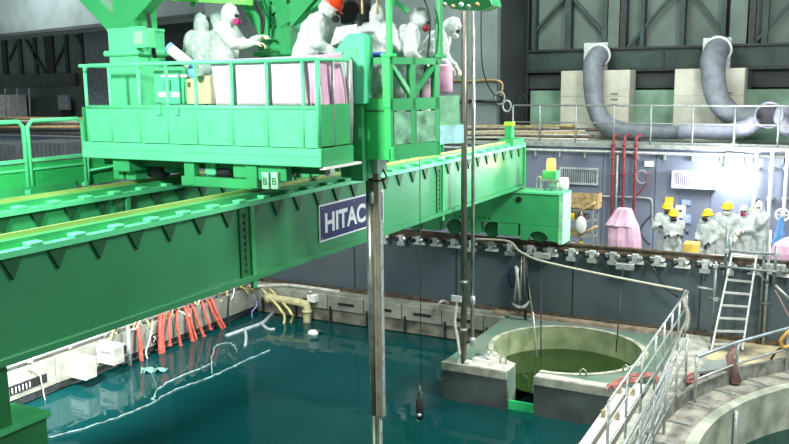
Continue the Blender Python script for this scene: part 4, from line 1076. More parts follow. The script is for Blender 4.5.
# ================================================================ WALKWAY: DUCTS, UNITS, PIPES
def unit(u0, v0, u1, v1, Y, label):
    a = P(u0, v0, Y=Y); b = P(u1, v1, Y=Y)
    t = thing('air_unit', label, 'air unit', ((a.x+b.x)/2, Y, 4.17))
    B(a.x, b.x, Y, Y+.9, 4.17, a.z).build('casing', BEIGE, t, bevel=.02)
    w = b.x-a.x; h = a.z-4.17
    for z in (4.17+h*.62,): B(a.x, b.x, Y-.006, Y, z, z+.015).build('seam', mat('seam_grey', (150, 150, 140)), t)
    B(a.x+w*.62, a.x+w*.63, Y-.006, Y, 4.2, a.z-.03).build('seam', mat('seam_grey', ()), t)
    for k in range(3): B(a.x+w*.74, a.x+w*.84, Y-.012, Y, 4.17+h*(.48+.08*k), 4.17+h*(.51+.08*k)).build('vent_mark', mat('seam_dark', (130, 130, 124)), t)
    MB().lathe([(.03, 0), (.03, .03)], (a.x+w*.8, Y, 4.17+h*.38), (0, -1, 0), 10).build('latch', GALV, t)
    return t
unit(561, 71, 628, 130, 27.2, 'beige ventilation unit standing left under the first grey duct')
unit(675, 69, 742, 130, 27.2, 'beige ventilation unit standing right under the second grey duct')
def duct(label, pts, rs, plate):
    t = thing('air_duct', label, 'duct', pts[-1])
    MB().tube(curve(pts, 5), sum([[rs[i]+(rs[i+1]-rs[i])*k/5 for k in range(5)] for i in range(len(rs)-1)], [])+[rs[-1]], 20).build('duct_hose', DUCT, t)
    (u0, v0, u1, v1), Yp = plate
    a = P(u0, v0, Y=Yp); b = P(u1, v1, Y=Yp)
    MB().box(a.x, b.x, Yp, Yp+.06, b.z, a.z).build('mounting_plate', SILVER, t, bevel=.01)
    q = pts[1]; ax = (pts[1]-pts[2])
    MB().lathe([(rs[1]+.0, -.06), (rs[1]+.05, -.04), (rs[1]+.05, .05), (rs[1], .08)], pts[1]*.5+pts[0]*.5, pts[0]-pts[1], 22, cap=False).build('clamp_ring', WHITE, t)
    return t
duct('grey flexible duct at left bending down from the hall wall along the floor', [P(601, 53, Y=27.75), P(597, 57, Y=27.2), P(593, 66, Y=26.9), P(593, 88, Y=26.7), P(596, 108, Y=26.6), P(606, 125, Y=26.5), P(626, 131, Y=26.4), P(650, 131.5, Y=26.3), P(684, 133, Y=26.3)],
     [.3, .33, .31, .3, .28, .3, .28, .24, .2], ((584, 43, 607, 70), 27.8))
duct('grey flexible duct at right with a wider bend above the floor', [P(720, 47, Y=27.75), P(716, 52, Y=27.2), P(713, 62, Y=26.8), P(714, 84, Y=26.6), P(720, 103, Y=26.5), P(735, 116, Y=26.4), P(756, 119, Y=26.2), P(775, 117, Y=26.4), P(800, 122, Y=26.5)],
     [.34, .37, .37, .34, .33, .33, .3, .28, .28], ((703, 38, 730, 68), 27.8))
o = MB().tube(curve([P(680, 131, Y=26.0), P(700, 131, Y=25.95), P(722, 132, Y=25.9), P(745, 128, Y=25.7), P(757, 120, Y=25.75)], 5), .24, 18).build('floor_duct', mat('pale_duct', (158, 160, 176), .5, var=.08)); tag(o, 'pale duct lying on the walkway behind the railing between the two units', 'duct')
c = P(769, 115, Y=25.35); ax = (Vector((0, 0, CAMZ))-c)
t = thing('duct_mouth', 'round open duct mouth facing the pool at the right of the walkway', 'duct', c)
axn = Vector((.05, -1, .08)).normalized()
MB().lathe([(.27, -.5), (.30, -.3), (.34, 0), (.37, .03), (.37, -.03), (.33, -.05), (.31, -.45)], c, axn, 26, cap=False).build('mouth_ring', mat('pale_duct', ()), t)
MB().lathe([(.32, -.2), (.002, -.2)], c, axn, 22, cap=False).build('mouth_inside', mat('duct_inside', (58, 58, 64)), t)
o = MB().tube(curve([P(784, 108, Y=25.7), P(781, 118, Y=25.6), P(786, 128, Y=25.6), P(800, 133, Y=25.6)], 5), .2, 16).build('floor_duct', mat('pale_duct', ())); tag(o, 'short pale duct cut by the right edge beside the round mouth', 'duct')
rnd = random.Random(3)
for i in range(8):
    v0 = 128+i*1.6; Yp = 25.24-i*.025
    a = P(446+rnd.uniform(-5, 5), v0+rnd.uniform(-1, 1), Y=Yp); b = P(rnd.uniform(560, 600), 126+i*1.8+rnd.uniform(-1, 1), Y=Yp)
    a.z = max(a.z, 4.23); b.z = max(b.z, 4.23)
    o = MB().tube(curve([a, a.lerp(b, .35)+Vector((0, 0, .03)), a.lerp(b, .7), b], 4), .04 if i % 2 else .055, 8).build('stored_pole', [WOOD, GALV, BROWN, BEIGE][i % 4])
    tag(o, ['wooden', 'steel', 'brown', 'cream'][i % 4]+' long pole stored behind the girder end, '+('in the upper half of the pile' if i < 4 else 'in the lower half of the pile'), 'pole', ['wooden', 'steel', 'brown', 'cream'][i % 4]+' poles stored on the walkway')
for i, (u, v, w_) in enumerate(((500, 98, 8), (507, 106, 7), (521, 102, 10))):
    a = P(u, v, Y=25.22 if u < 510 else 25.05)
    o = MB().tube([a+Vector((.16*math.cos(k*.5)*w_/8, 0, .2*math.sin(k*.5)*w_/8)) for k in range(12)], .03, 7, closed=True).build('pipe_loop', [GALV, SILVER, BLACK][i])
    tag(o, ['pale pipe loop on the shaft wall edge', 'silver wrapped pipe loop below the pale one', 'dark hose loop beside the walkway railing end'][i], 'hose loop')
o = MB().tube(curve([P(448, 80, Y=25.24), P(470, 81, Y=25.24), P(490, 80, Y=25.24), P(502, 83, Y=25.24), P(501, 96, Y=25.24)], 5), .04, 8).build('copper_pipe', BRICKP); tag(o, 'horizontal brass coloured pipe on the grey shaft wall', 'pipe')
o = MB().tube(curve([P(482, -4, Y=22), P(481, 30, Y=22), P(483, 70, Y=22), P(492, 92, Y=23), P(501, 97, Y=24.5)], 6), .018, 6).build('hanging_cable', BLACK); tag(o, 'long black cable hanging in front of the grey shaft wall', 'cable')
# green and pipe hardware at top centre
o = MB().prism([P(438, -3, Y=12), P(490, -3, Y=12), P(493, 5, Y=12), P(480, 10, Y=12), P(452, 9, Y=12)], (0, .4, 0)).build('green_hoist', GR, bevel=.02); tag(o, 'underside of a green hoist at the top edge beside the steel mast', 'hoist')
for i in range(5):
    p = P(446+i*8, 4+i % 2*2, Y=11.9); q = MB().lathe([(.03, 0), (.04, .05), (.02, .09)], p, (0, -1, -.3), 8).build('hoist_fitting', [STEEL, BRICKP, WHITE][i % 3], o)
# left rear equipment
def grp(u0, v0, u1, v1, Y, d, nm, m, label, cat, ribs=0):
    a = P(u0, v0, Y=Y); b = P(u1, v1, Y=Y); zb_ = b.z
    t = thing(nm, label, cat, ((a.x+b.x)/2, Y, zb_)); B(a.x, b.x, Y, Y+d, .34 if nm == 'ribbed_container' else (4.18 if nm == 'electrical_unit' else zb_), a.z).build('casing', m, t, bevel=.02)
    for k in range(ribs):
        x = a.x+(b.x-a.x)*(k+.3)/ribs; B(x, x+(b.x-a.x)*.4/ribs, Y-.06, Y, zb_+.05, a.z-.05).build('rib', m, t)
    return t
GRD2 = mat('dim_grey_metal', (96, 104, 106), .6, var=.1)
grp(-12, 143, 20, 166, 22.4, 1.6, 'ribbed_container', GRD2, 'grey ribbed container cut by the left picture edge', 'container', 7)
grp(25, 141, 66, 160, 22.6, 1.6, 'ribbed_container', GRD2, 'grey ribbed container right of the first railing panel', 'container', 9)
grp(-10, 95, 10, 118, 26.4, 1, 'electrical_unit', mat('dim_white', (150, 150, 148)), 'pale louvred unit at the far left above the pipes', 'unit', 5)
grp(12, 98, 60, 116, 27.6, .8, 'electrical_unit', mat('dim_dark', (44, 58, 52)), 'dark low machine between the pale unit and the square panel', 'unit', 0)
grp(57, 95, 68, 110, 26.5, .2, 'wall_plate', GRD2, 'small square grey panel on the dark left rear wall', 'panel')
for i in range(5):
    a = P(-10, 118+i*3.2, Y=25.4-i*.15); b = P(86, 119+i*2.6, Y=25.4-i*.15)
    o = MB().tube([a, b], .07, 8).build('stored_pole', [WOOD, BEIGE, BROWN, WOOD, DKST][i]); tag(o, ['uppermost wooden pole', 'cream pole', 'brown pole', 'lower wooden pole', 'dark lowest pole'][i]+' in the stack seen through the left railing panels', 'pole', 'poles behind the left railing panels')
t = thing('rear_railing', 'thin grey railing posts at the left rear', 'railing', P(5, 105, Y=25.6))
for u in (5, 17, 29): MB().tube([(P(u, 108, Y=25.6).x, 25.6, 4.17), P(u, 88, Y=25.6)], .035, 6).build('post', GRD2, t)

# ================================================================ REAR WALL FITTINGS
t = thing('red_pipes', 'three red vertical pipes with top elbows on the blue grey wall', 'pipes', P(624, 210, Y=24.7))
for u in (613.5, 624.5, 636):
    a = P(u, 144, Y=24.72)
    MB().tube([(a.x, 24.72, 1.05), (a.x, 24.72, a.z+.1), (a.x, 24.78, a.z+.22), (a.x+.12, 24.85, a.z+.26)], .045, 8).build('pipe', REDP, t)
    for v in (146, 159, 176): MB().lathe([(.065, 0), (.065, .07)], (a.x, 24.72, P(u, v, Y=24.72).z), (0, 0, 1), 10).build('coupling', REDP, t)
a = P(618, 150, Y=24.8); o = MB().tube([(a.x, 24.8, 1.05), (a.x, 24.8, 3.85)], .04, 8).build('grey_pipe', GALV); tag(o, 'single grey pipe running between the first two red pipes', 'pipe')
def louvre(u0, v0, u1, v1, Y, d, m, m2, label, n):
    a = P(u0, v0, Y=Y); b = P(u1, v1, Y=Y)
    t = thing('louvre_vent', label, 'vent', ((a.x+b.x)/2, Y, b.z))
    B(a.x+.04, b.x-.04, Y+.04, Y+d, b.z+.04, a.z-.04).build('back_plate', m2, t)
    for (x0, x1, z0, z1) in ((a.x, b.x, a.z-.06, a.z), (a.x, b.x, b.z, b.z+.06), (a.x, a.x+.06, b.z+.06, a.z-.06), (b.x-.06, b.x, b.z+.06, a.z-.06)):
        B(x0, x1, Y, Y+d, z0, z1).build('frame', m, t)
    for k in range(n):
        x = a.x+.08+(b.x-a.x-.16)*k/n; B(x, x+.02, Y+.01, Y+.05, b.z+.06, a.z-.06).build('slat', m, t)
louvre(559.5, 167, 598, 185.5, 24.9, .1, mat('pale_frame', (168, 178, 180), .5), mat('mesh_grey', (104, 108, 116), .6), 'long framed grille on the wall behind the warning beacon', 16)
louvre(672, 171, 716, 190, 24.7, .3, mat('white_frame', (214, 212, 222), .5), mat('mesh_pale', (176, 170, 190), .6), 'long white louvred box on the wall left of the flood lamp', 18)
# flood lamp
c = P(734, 160, Y=24.75)
t = thing('flood_lamp', 'glaring white flood lamp on the rear wall above the workers', 'lamp', c)
B(c.x-.24, c.x+.24, 24.72, 24.92, c.z-.19, c.z+.19).build('housing', GALV, t, bevel=.01)
B(c.x-.21, c.x+.21, 24.70, 24.72, c.z-.16, c.z+.16).build('glass', LAMPW, t)
MB().tube([(c.x-.27, 24.85, c.z-.1), (c.x-.27, 24.85, c.z-.32), (c.x+.27, 24.85, c.z-.32), (c.x+.27, 24.85, c.z-.1)], .018, 6).build('bracket', GALV, t)
# white pipes
t = thing('white_pipes', 'white vertical pipes joined by a header right of the flood lamp', 'pipes', P(770, 210, Y=24.7))
for u in (757, 773, 788):
    a = P(u, 150, Y=24.75); MB().tube([(a.x, 24.75, 1.05), (a.x, 24.75, a.z-.05), (a.x, 24.8, a.z)], .05, 10).build('pipe', WHITE, t)
    for v in (170, 200): MB().box(a.x-.09, a.x+.09, 24.78, 25, P(u, v, Y=24.75).z, P(u, v-2, Y=24.75).z).build('pipe_clip', GALV, t)
a = P(735, 149, Y=24.75); b = P(788, 150, Y=24.75); MB().tube([a, b], .05, 10).build('header', WHITE, t)
# box, hose ring, conduits, notices
def flat(nm, u0, v0, u1, v1, Y, m, label, cat, d=.04):
    a = P(u0, v0, Y=Y); b = P(u1, v1, Y=Y); o = B(a.x, b.x, Y, Y+d, b.z, a.z).build(nm, m, bevel=.004); tag(o, label, cat); return o
flat('switch_box', 644.5, 161, 653, 167, 24.9, WHITE, 'small white switch box right of the red pipes', 'box', .1)
flat('yellow_sign', 665, 197, 673, 205, 24.95, YELL, 'small yellow sign on the wall above the left yellow helmets', 'sign')
s1 = flat('white_notice', 675.5, 205, 685, 218, 24.95, WHITE, 'white notice sheet with a dark mark right of the yellow sign', 'notice')
a = P(680, 211, Y=24.94); B(a.x-.06, a.x+.06, 24.935, 24.95, a.z-.02, a.z+.03).build('printed_mark', BLACK, s1)
for i, (u0, v0, u1, v1) in enumerate(((681, 199, 691, 206), (682, 214, 691, 224))):
    s_ = flat('framed_notice', u0, v0, u1, v1, 24.96, mat('pale_blue_frame', (120, 150, 190)), ['blue framed notice above the white notice sheet', 'blue framed notice below right of the white notice sheet'][i], 'notice', .03)
    a = P(u0+1, v0+1, Y=24.95); b = P(u1-1, v1-1, Y=24.95); B(a.x, b.x, 24.945, 24.96, b.z, a.z).build('paper', mat('lilac_paper', (160, 170, 195)), s_)
t = thing('ring_hose', 'thin hose ring with a red tail hanging right of the red pipes', 'hose', P(643, 176, Y=24.8))
c = P(642, 177, Y=24.85); MB().tube([c+Vector((.16*math.cos(k*.45), 0, .19*math.sin(k*.45))) for k in range(14)], .018, 6, closed=True).build('ring', GALV, t)
MB().tube(curve([P(648, 171, Y=24.85), P(646, 184, Y=24.85), P(640, 192, Y=24.85), P(636, 195, Y=24.85)], 5), .022, 6).build('tail', REDP, t)
o = MB().tube(curve([P(597, 196, Y=24.9), P(625, 197, Y=24.9), P(646, 198, Y=24.9), P(652, 202, Y=24.9), P(652, 224, Y=24.9)], 5), .03, 8).build('conduit', GALV); tag(o, 'pale conduit running along the wall and bending down behind the pink cover', 'pipe')
o = MB().tube(curve([P(653, 214, Y=24.96), P(645, 222, Y=24.96), P(640, 232, Y=24.96), P(650, 245, Y=24.96)], 5), .02, 6).build('grey_cable', DKST); tag(o, 'dark cable hanging beside the worker with hand on hip', 'cable')
# shelving with crates
Ysh = 21.9
a = P(566, 190, Y=Ysh); b = P(592, 246, Y=Ysh)
t = thing('storage_rack', 'grey rack of shelves behind the end carriage with tools on it', 'rack', ((a.x+b.x)/2, Ysh, FL))
for x in (a.x, b.x):
    for y in (Ysh, Ysh+.5): MB().box(x-.02, x+.02, y-.02, y+.02, FL, 2.62).build('upright', GALV, t)
for z in (1.3, 1.85, 2.3, 2.6): B(a.x, b.x, Ysh, Ysh+.5, z-.03, z).build('shelf', GALV, t)
t = thing('wooden_crate', 'plain wooden crate on top of the rack behind the end carriage', 'crate', ((a.x+b.x)/2, Ysh, 2.62))
for k in range(3):
    z = 2.62+k*.14; B(a.x, b.x+.1, Ysh-.02, Ysh, z+.006, z+.134).build('plank', WOOD, t); B(b.x+.1, b.x+.12, Ysh, Ysh+.45, z+.006, z+.134).build('plank', WOOD, t)
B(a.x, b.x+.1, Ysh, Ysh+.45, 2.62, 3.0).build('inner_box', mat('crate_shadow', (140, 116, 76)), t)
for x in (a.x+.02, b.x+.0): B(x, x+.07, Ysh-.04, Ysh-.02, 2.63, 3.03).build('batten', WOOD, t)
for i, (x, z, w_, h_, m_, lab, nm) in enumerate(((.05, 2.30, .2, .2, YELL, 'yellow tin on the upper rack shelf', 'tin'), (.3, 2.30, .25, .14, BROWN, 'brown box on the upper rack shelf', 'box'), (.1, 1.85, .3, .16, WOOD, 'wooden box on the middle rack shelf', 'box'),
                                            (.35, 1.3, .12, .45, YELL, 'yellow upright bottle on the low rack shelf', 'bottle'), (.1, 1.3, .18, .4, WHITE, 'white canister on the low rack shelf', 'canister'))):
    mbx = MB().lathe([(w_/2, 0), (w_/2, h_*.8), (w_/4, h_*.92), (w_/4, h_)], (a.x+x+w_/2, Ysh+.15, z+.002), (0, 0, 1), 14) if nm in ('tin', 'bottle', 'canister') else B(a.x+x, a.x+x+w_, Ysh+.04, Ysh+.4, z+.002, z+h_)
    tag(mbx.build(nm, m_), lab, nm)
c = P(581, 225, Y=Ysh-.15); mbx = MB(); mbx.ell(c, (.15, .1, .24), 16, 12); mbx.tube([c+Vector((-.05, 0, .2)), c+Vector((0, 0, .36)), c+Vector((.05, 0, .2))], .015, 6)
o = mbx.build('plastic_bag', WHITE); tag(o, 'white plastic bag hanging on the front of the rack', 'bag')
for i, (u0, v0, u1, v1) in enumerate(((577, 213, 595, 203), (578, 236, 597, 226))):
    o = MB().tube([P(u0, v0, Y=Ysh+.03), P(u1, v1, Y=Ysh-.06)], .035, 8).build('wooden_stick', WOOD); tag(o, ['wooden stick poking out of the upper rack shelf', 'wooden stick poking out beside the white plastic bag'][i], 'stick')
# draped machines
def draped(label, prof, Y, depth, m, seed):
    """prof: list of (v, u_left, u_right) rows from top to floor"""
    rnd = random.Random(seed); n = 28; rings = []
    for (v, ul, ur) in prof:
        a = P(ul, v, Y=Y); b = P(ur, v, Y=Y); cx = (a.x+b.x)/2; hw = (b.x-a.x)/2
        rg = []
        for k in range(n):
            t_ = 2*math.pi*k/n; cc_, ss_ = math.cos(t_), math.sin(t_)
            sq = 1/max(abs(cc_), abs(ss_))**.55
            j = 1+rnd.uniform(-.05, .05)+.05*math.sin(k*2.1+seed)
            rg.append(Vector((cx+hw*cc_*sq*j*.92, Y+depth*.5+depth*.5*ss_*sq*j*hw/.5*.8, a.z)))
        rings.append(rg)
    rings.append([Vector((p.x, p.y, FL+.01)) for p in rings[-1]])
    vs = [p for r in rings for p in r]; fs = []
    for i in range(len(rings)-1):
        for k in range(n):
            l = (k+1) % n; fs.append((i*n+k, i*n+l, (i+1)*n+l, (i+1)*n+k))
    fs.append(tuple(range(n)))
    fs = [tuple(reversed(f)) for f in fs]
    o = MB().add(vs, fs, False).build('draped_cover', m); tag(o, label, 'cover'); return o
draped('pale pink cover draped over a machine in front of the red pipes', [(210, 614, 626), (211, 612, 628), (219, 606, 631), (226, 601, 635), (228, 605, 636), (240, 603, 638), (254, 604, 638)], 20.6, .9, PINKC, 3)
draped('pink cover draped over a low heap at the right picture edge', [(240, 786, 800), (242, 780, 806), (247, 772, 812), (254, 768, 815), (262, 767, 815)], 19.9, .8, PINKC, 5)
# valve wheel and blue bag
c = P(782.5, 215, Y=23.5)
t = thing('hand_valve', 'white hand wheel on the wall pipes above the blue bag', 'wheel', c)
MB().tube([c+Vector((.16*math.cos(k*.5236), 0, .16*math.sin(k*.5236))) for k in range(12)], .03, 8, closed=True).build('rim', WHITE, t)
for k in range(3): MB().tube([c+Vector((.15*math.cos(k*1.047), 0, .15*math.sin(k*1.047))), c-Vector((.15*math.cos(k*1.047), 0, .15*math.sin(k*1.047)))], .02, 6).build('spoke', WHITE, t)
cloth('blue_bag', [P(780, 217, Y=22.6), P(784, 217, Y=22.6), P(786, 243, Y=22.6), P(771, 245, Y=22.6)], 10, 12, .03, 2, (0, 1, 0), BLUEP, 'long light blue plastic bag hanging below the white hand wheel', 'bag', thick=.08, seed=3)
o = B(P(683, 243, Y=20.2).x, P(698, 243, Y=20.2).x, 20.2, 20.6, 1.95, 2.2).build('yellow_case', mat('orange_yellow', (240, 200, 90), .5), bevel=.01); tag(o, 'orange yellow case behind the rail between the helmeted workers', 'case')
t = thing('case_trestle', 'low grey trestle holding the orange yellow case', 'trestle', (-3, 20.4, FL))
xx0, xx1 = P(683, 243, Y=20.2).x, P(698, 243, Y=20.2).x
B(xx0, xx1, 20.2, 20.6, 1.9, 1.945).build('top', GALV, t)
for x in (xx0+.03, xx1-.03):
    for y in (20.24, 20.56): MB().tube([(x, y, FL), (x, y, 1.9)], .015, 6).build('leg', GALV, t)
# ================================================================ LADDER AND SCAFFOLD
t = thing('scaffold', 'grey tube scaffold holding the ladder against the grey wall', 'scaffold', (-1.6, 18.5, .34))
DG = mat('grey_scaffold_tube', (120, 130, 130), .45, .4, var=.15)
def sc(u0, v0, u1, v1, Y0_, Y1_=None, r=.028, m=None, nm='tube', par=None):
    return MB().tube([P(u0, v0, Y=Y0_), P(u1, v1, Y=Y1_ or Y0_)], r, 8).build(nm, m or DG, par or t)
for (u0, v0, v1, Y, m) in ((727.5, 227, 275, 18.95, DG), (716, 262, 349, 18.5, DG), (730.5, 238, 262, 18.9, DG), (770.5, 230, 350, 18.95, GALV), (776.5, 246, 285, 18.55, DG), (765, 240, 345, 18.95, DG)):
    a = P(u0, v0, Y=Y); b = P(u0, v1, Y=Y); MB().tube([a, (a.x, a.y, max(.34, b.z))], .03, 8).build('standard', m, t)
sc(724, 251, 777, 254, 18.85, nm='ledger'); sc(714, 265.5, 777, 272, 18.5, nm='ledger'); sc(698, 287, 713, 290, 18.7, nm='ledger', m=GALV); sc(709, 298, 722, 300, 18.5, nm='ledger'); sc(760, 303, 770, 304, 18.9, nm='ledger')
sc(709, 331, 722, 333, 18.5, nm='ledger'); sc(773, 283, 797, 306, 18.6, nm='brace', m=GALV); sc(752, 268, 769, 284, 18.8, nm='brace', r=.02)
for (u, v) in ((716, 266), (727, 251), (776, 254), (770, 272), (716, 299)):
    p = P(u, v, Y=18.52 if u in (716, 770) else 18.84); MB().box(p.x-.045, p.x+.045, p.y-.06, p.y+.02, p.z-.04, p.z+.04).build('coupler', GALV, t)
l0, l1 = P(711.5, 350, Z=.36), P(733, 250, Y=18.9); r0, r1 = P(742.5, 350, Z=.36), P(757, 253, Y=18.9)
ld = thing('ladder', 'leaning aluminium ladder with flat rungs against the grey wall', 'ladder', l0)
ALU = mat('aluminium', (206, 210, 204), .4, .3, var=.08)
for a, b in ((l0, l1), (r0, r1)): MB().beam(a, b, .035, .09, (0, 1, 0)).build('side_rail', ALU, ld)
for k in range(8):
    f = .06+k*.128; MB().beam(l0.lerp(l1, f), r0.lerp(r1, f), .07, .035).build('rung', ALU, ld)
o = MB().tube(curve([P(775, 290, Y=18.5), P(782, 303, Y=18.4), P(789, 316, Y=18.3), P(800, 330, Y=18.2)], 4), .015, 6).build('pink_string', mat('dusty_pink_cloth', ())); tag(o, 'thin pink string running down right of the scaffold', 'cord')
t = thing('yellow_hose_reel', 'yellow hose hanging over the well railing at the right edge', 'hose', P(784, 340, Y=17.1))
MB().tube(curve([P(791, 330, Y=17.1), P(786, 334, Y=17.05), P(781, 341, Y=17.05), P(783, 347, Y=17.1), P(790, 346, Y=17.1)], 5), .036, 8).build('hose', mat('tan_yellow', (206, 160, 76), .5), t)
MB().tube(curve([P(786, 345, Y=17.3), P(776, 352, Y=17.4), P(770, 364, Y=17.5), P(778, 372, Y=17.4), P(787, 366, Y=17.3)], 5), .025, 8).build('dark_tail', BROWN, t)

# ================================================================ THINGS HANGING ON THE GREY WALL
rp = [P(474, 239, Y=18.9), P(500, 240, Y=18.85), P(512, 243, Y=18.8), P(518, 250, Y=18.8), P(530, 257, Y=18.75), P(545, 262, Y=18.6), P(590, 272, Y=18.5), P(640, 282, Y=18.5), P(683, 290, Y=18.6)]
o = MB().tube(curve(rp, 4), .028, 7).build('pale_rope', ROPE); tag(o, 'pale rope slung along the grey wall to the service railing', 'rope')
o = MB().tube(curve([P(687, 291, Y=18.72), P(684, 300, Y=18.6), P(688, 315, Y=18.6), P(686, 330, Y=18.6)], 4), .05, 8).build('rope_knot', ROPE); tag(o, 'bunched white rope tied at the far end of the service railing', 'rope')
t = thing('hanging_tools', 'bundle of pale poles hanging on the grey wall with a blue coil', 'tools', P(520, 270, Y=18.9))
for i, (u0, v0, u1, v1) in enumerate(((522, 256, 519, 312), (524, 256, 533, 318), (526, 258, 529, 300), (518, 268, 514, 306), (516, 266, 520, 300), (523, 262, 526, 330))):
    MB().tube([P(u0, v0, Y=18.85-.03*i), P(u1, v1, Y=18.85-.03*i)], .022 if i < 3 else .035, 7).build('pole', [GALV, ROPE, DKST][i % 3], t)
c = P(513.5, 277, Y=18.93); 
MB().tube([c+Vector((.13*math.cos(k*.5), 0, .24*math.sin(k*.5))) for k in range(12)], .035, 7, closed=True).build('blue_coil', mat('deep_blue_coil', (28, 48, 92), .5), t)
for i in range(4):
    MB().tube(curve([P(512+i*3, 303+i, Y=18.7), P(519+i*2, 308, Y=18.6), P(526+i, 304-i, Y=18.7)], 4), .018, 6).build('wire_tangle', GALV, t)
wires = ((541, 262, 541, 372, 18.75, 'thin dark wire hanging from the wall clamps, left of the two over the pit'), (623, 268, 616, 352, 18.7, 'thin dark wire hanging over the right side of the round pit'), (533, 312, 537, 362, 17.6, 'doubled pale wire hanging into the left side of the round pit'))
for (u0, v0, u1, v1, Y, lab) in wires:
    a = P(u0, v0, Y=Y); b = P(u1, v1, Y=min(Y, 17.6) if v1 > 340 else Y)
    o = MB().tube([a, b], .014 if 'pale' not in lab else .02, 6).build('hanging_wire', DKST if 'pale' not in lab else GALV); tag(o, lab, 'wire')
for i, (u, v) in enumerate(((542, 256), (625, 267), (775, 268))):
    p = P(u, v, Y=18.9); o = B(p.x-.2, p.x+.2, 18.84, 19.0, p.z-.06, p.z+.08).build('bracket_box', GALV, rail, bevel=.008)
o = MB().tube(curve([P(647, 262, Y=18.9), P(656, 272, Y=18.9), P(663, 285, Y=18.9), P(678, 297, Y=18.9)], 4), .025, 6).build('dark_hose', DKST); tag(o, 'dark hose curving down the grey wall left of the ladder', 'hose')
# thin cable and instrument over the pool
X_ = P(420, 200, Y=11.0)
ca = MB().tube([(X_.x, 11, 4.9), (X_.x, 11, P(420, 392, Y=11).z)], .007, 6).build('thin_cable', BLACK); tag(ca, 'thin black cable hanging straight down from the operator cage', 'cable')
p = P(420, 404, Y=11.0)
t = thing('pool_instrument', 'small black instrument hanging on the thin cable above the water', 'instrument', p)
MB().lathe([(.03, -.26), (.06, -.22), (.062, .06), (.03, .1), (.03, .16)], p, (0, 0, 1), 14).build('body', BLACK, t)
MB().ell(p+Vector((.01, -.05, -.16)), (.035, .03, .03), 10, 8).build('lens_ring', SILVER, t); MB().tube([p+Vector((-.03, 0, .15)), p+Vector((0, 0, .3)), p+Vector((.03, 0, .15))], .012, 6).build('shackle', GALV, t)

# ================================================================ LEFT POOL EDGE
def edgebox(u0, v0, u1, v1, vt, label):
    C_ = P(u1, v1, X=-13.95); y = C_.y; A_ = P(u0, v0, Y=y); zt_ = P(u1, vt, Y=y).z; zb_ = C_.z
    t = thing('edge_box', label, 'box', ((A_.x+C_.x)/2, y, zb_))
    B(A_.x, C_.x, y, y+.32, zb_, zt_).build('casing', WHITE, t, bevel=.01)
    B(A_.x+.06, C_.x-.06, y-.02, y, zb_+.05, zt_-.05).build('door', WHITE, t, bevel=.006)
    w = C_.x-A_.x
    for k in range(7): B(A_.x+.12+w*.1*k, A_.x+.16+w*.1*k, y-.03, y-.02, zt_-.14, zt_-.08).build('vent_slot', mat('slot_grey', (150, 150, 150)), t)
    B(C_.x-.0, C_.x+.03, y+.03, y+.29, zb_+.03, zt_-.03).build('side_plate', mat('shaded_plate', (170, 170, 160), .5), t)
    B(A_.x-.02, C_.x+.02, y-.01, y+.33, zt_, zt_+.03).build('lid', WHITE, t)
    for z in (zb_+.2, zt_-.2): B(A_.x-.05, A_.x, y+.05, y+.12, z, z+.08).build('hinge', GALV, t)
    return t
edgebox(62.5, 375, 86, 381, 363, 'nearer white steel box on the left pool curb')
edgebox(97, 361, 114, 366, 349, 'second white steel box on the left pool curb, farther along')
def curbplate(u, v, w, h, body, size, label):
    p = P(u, v, X=-14.44)
    t = thing('curb_plate', label, 'sign', p); B(-14.46, -14.44, p.y-w/2, p.y+w/2, p.z-h/2, p.z+h/2).build('plate', BLACK, t)
    text('marking', body, size, Vector((-14.435, p.y-w/2+.04, p.z-h*.36)), ((0, 1, 0), (0, 0, 1), (1, 0, 0)), LETTER, t, .003, .004)
curbplate(27, 385, 1.0, .18, 'I I I I I I I', .16, 'long black plate with white tick marks on the left curb')
curbplate(122, 351, .28, .2, 'X', .2, 'small black plate with a white cross on the curb, nearer one')
curbplate(156, 338, .28, .2, 'X', .2, 'small black plate with a white cross on the curb behind the red hoses')
# red hoses over the curb
hs = (((135, 320), (139, 335), (142, 364), .05, 'thick orange red hose nearest the camera on the left curb'), ((158, 314), (160, 330), (161, 366), .06, 'thickest dark red hose, second from the camera on the curb'),
      ((163, 312), (162, 330), (164, 360), .05, 'red hose pressed against the thickest dark red one'), ((168, 312), (169, 325), (170, 346), .035, 'thin red hose, fourth from the camera on the curb'),
      ((175, 310), (177, 325), (181, 347), .035, 'thin red hose, fifth from the camera on the curb'), ((183, 306), (188, 322), (193, 342), .05, 'broad red hose in the middle of the row on the curb'),
      ((186, 305), (191, 322), (197, 341), .04, 'red hose lying right against the broad middle one'), ((190, 304), (197, 319), (204, 337), .04, 'red hose sixth group from the camera, slightly slanted'),
      ((200, 301), (205, 313), (211, 330), .035, 'thin slanted red hose third from the far end of the row'), ((205, 300), (214, 315), (224, 332), .04, 'slanted red hose next to the far end of the row'),
      ((209, 299), (217, 313), (228, 333), .04, 'most slanted red hose at the far end of the row'))
for (a, b, c_, r, lab) in hs:
    pa3 = P(a[0], a[1], X=-14.55); pa3.z = .36+r; p1 = pa3+Vector((-.5, -.05, .0)); pb3 = P(b[0], b[1], X=-14.36); pc3 = P(c_[0], c_[1], X=-14.28)
    pb3.z = min(pb3.z, .3)
    o = MB().tube(curve([p1, pa3+Vector((.02, 0, 0)), pb3, pc3], 5), r, 9).build('red_hose', HOSER); tag(o, lab, 'hose', 'red hoses over the left curb')
    MB().lathe([(r*1.5, 0), (r*1.5, .05)], pc3, (0, 0, 1), 10).build('hose_collar', HOSER, o)
rnd = random.Random(11)
names = ('white', 'cream', 'brass coloured')
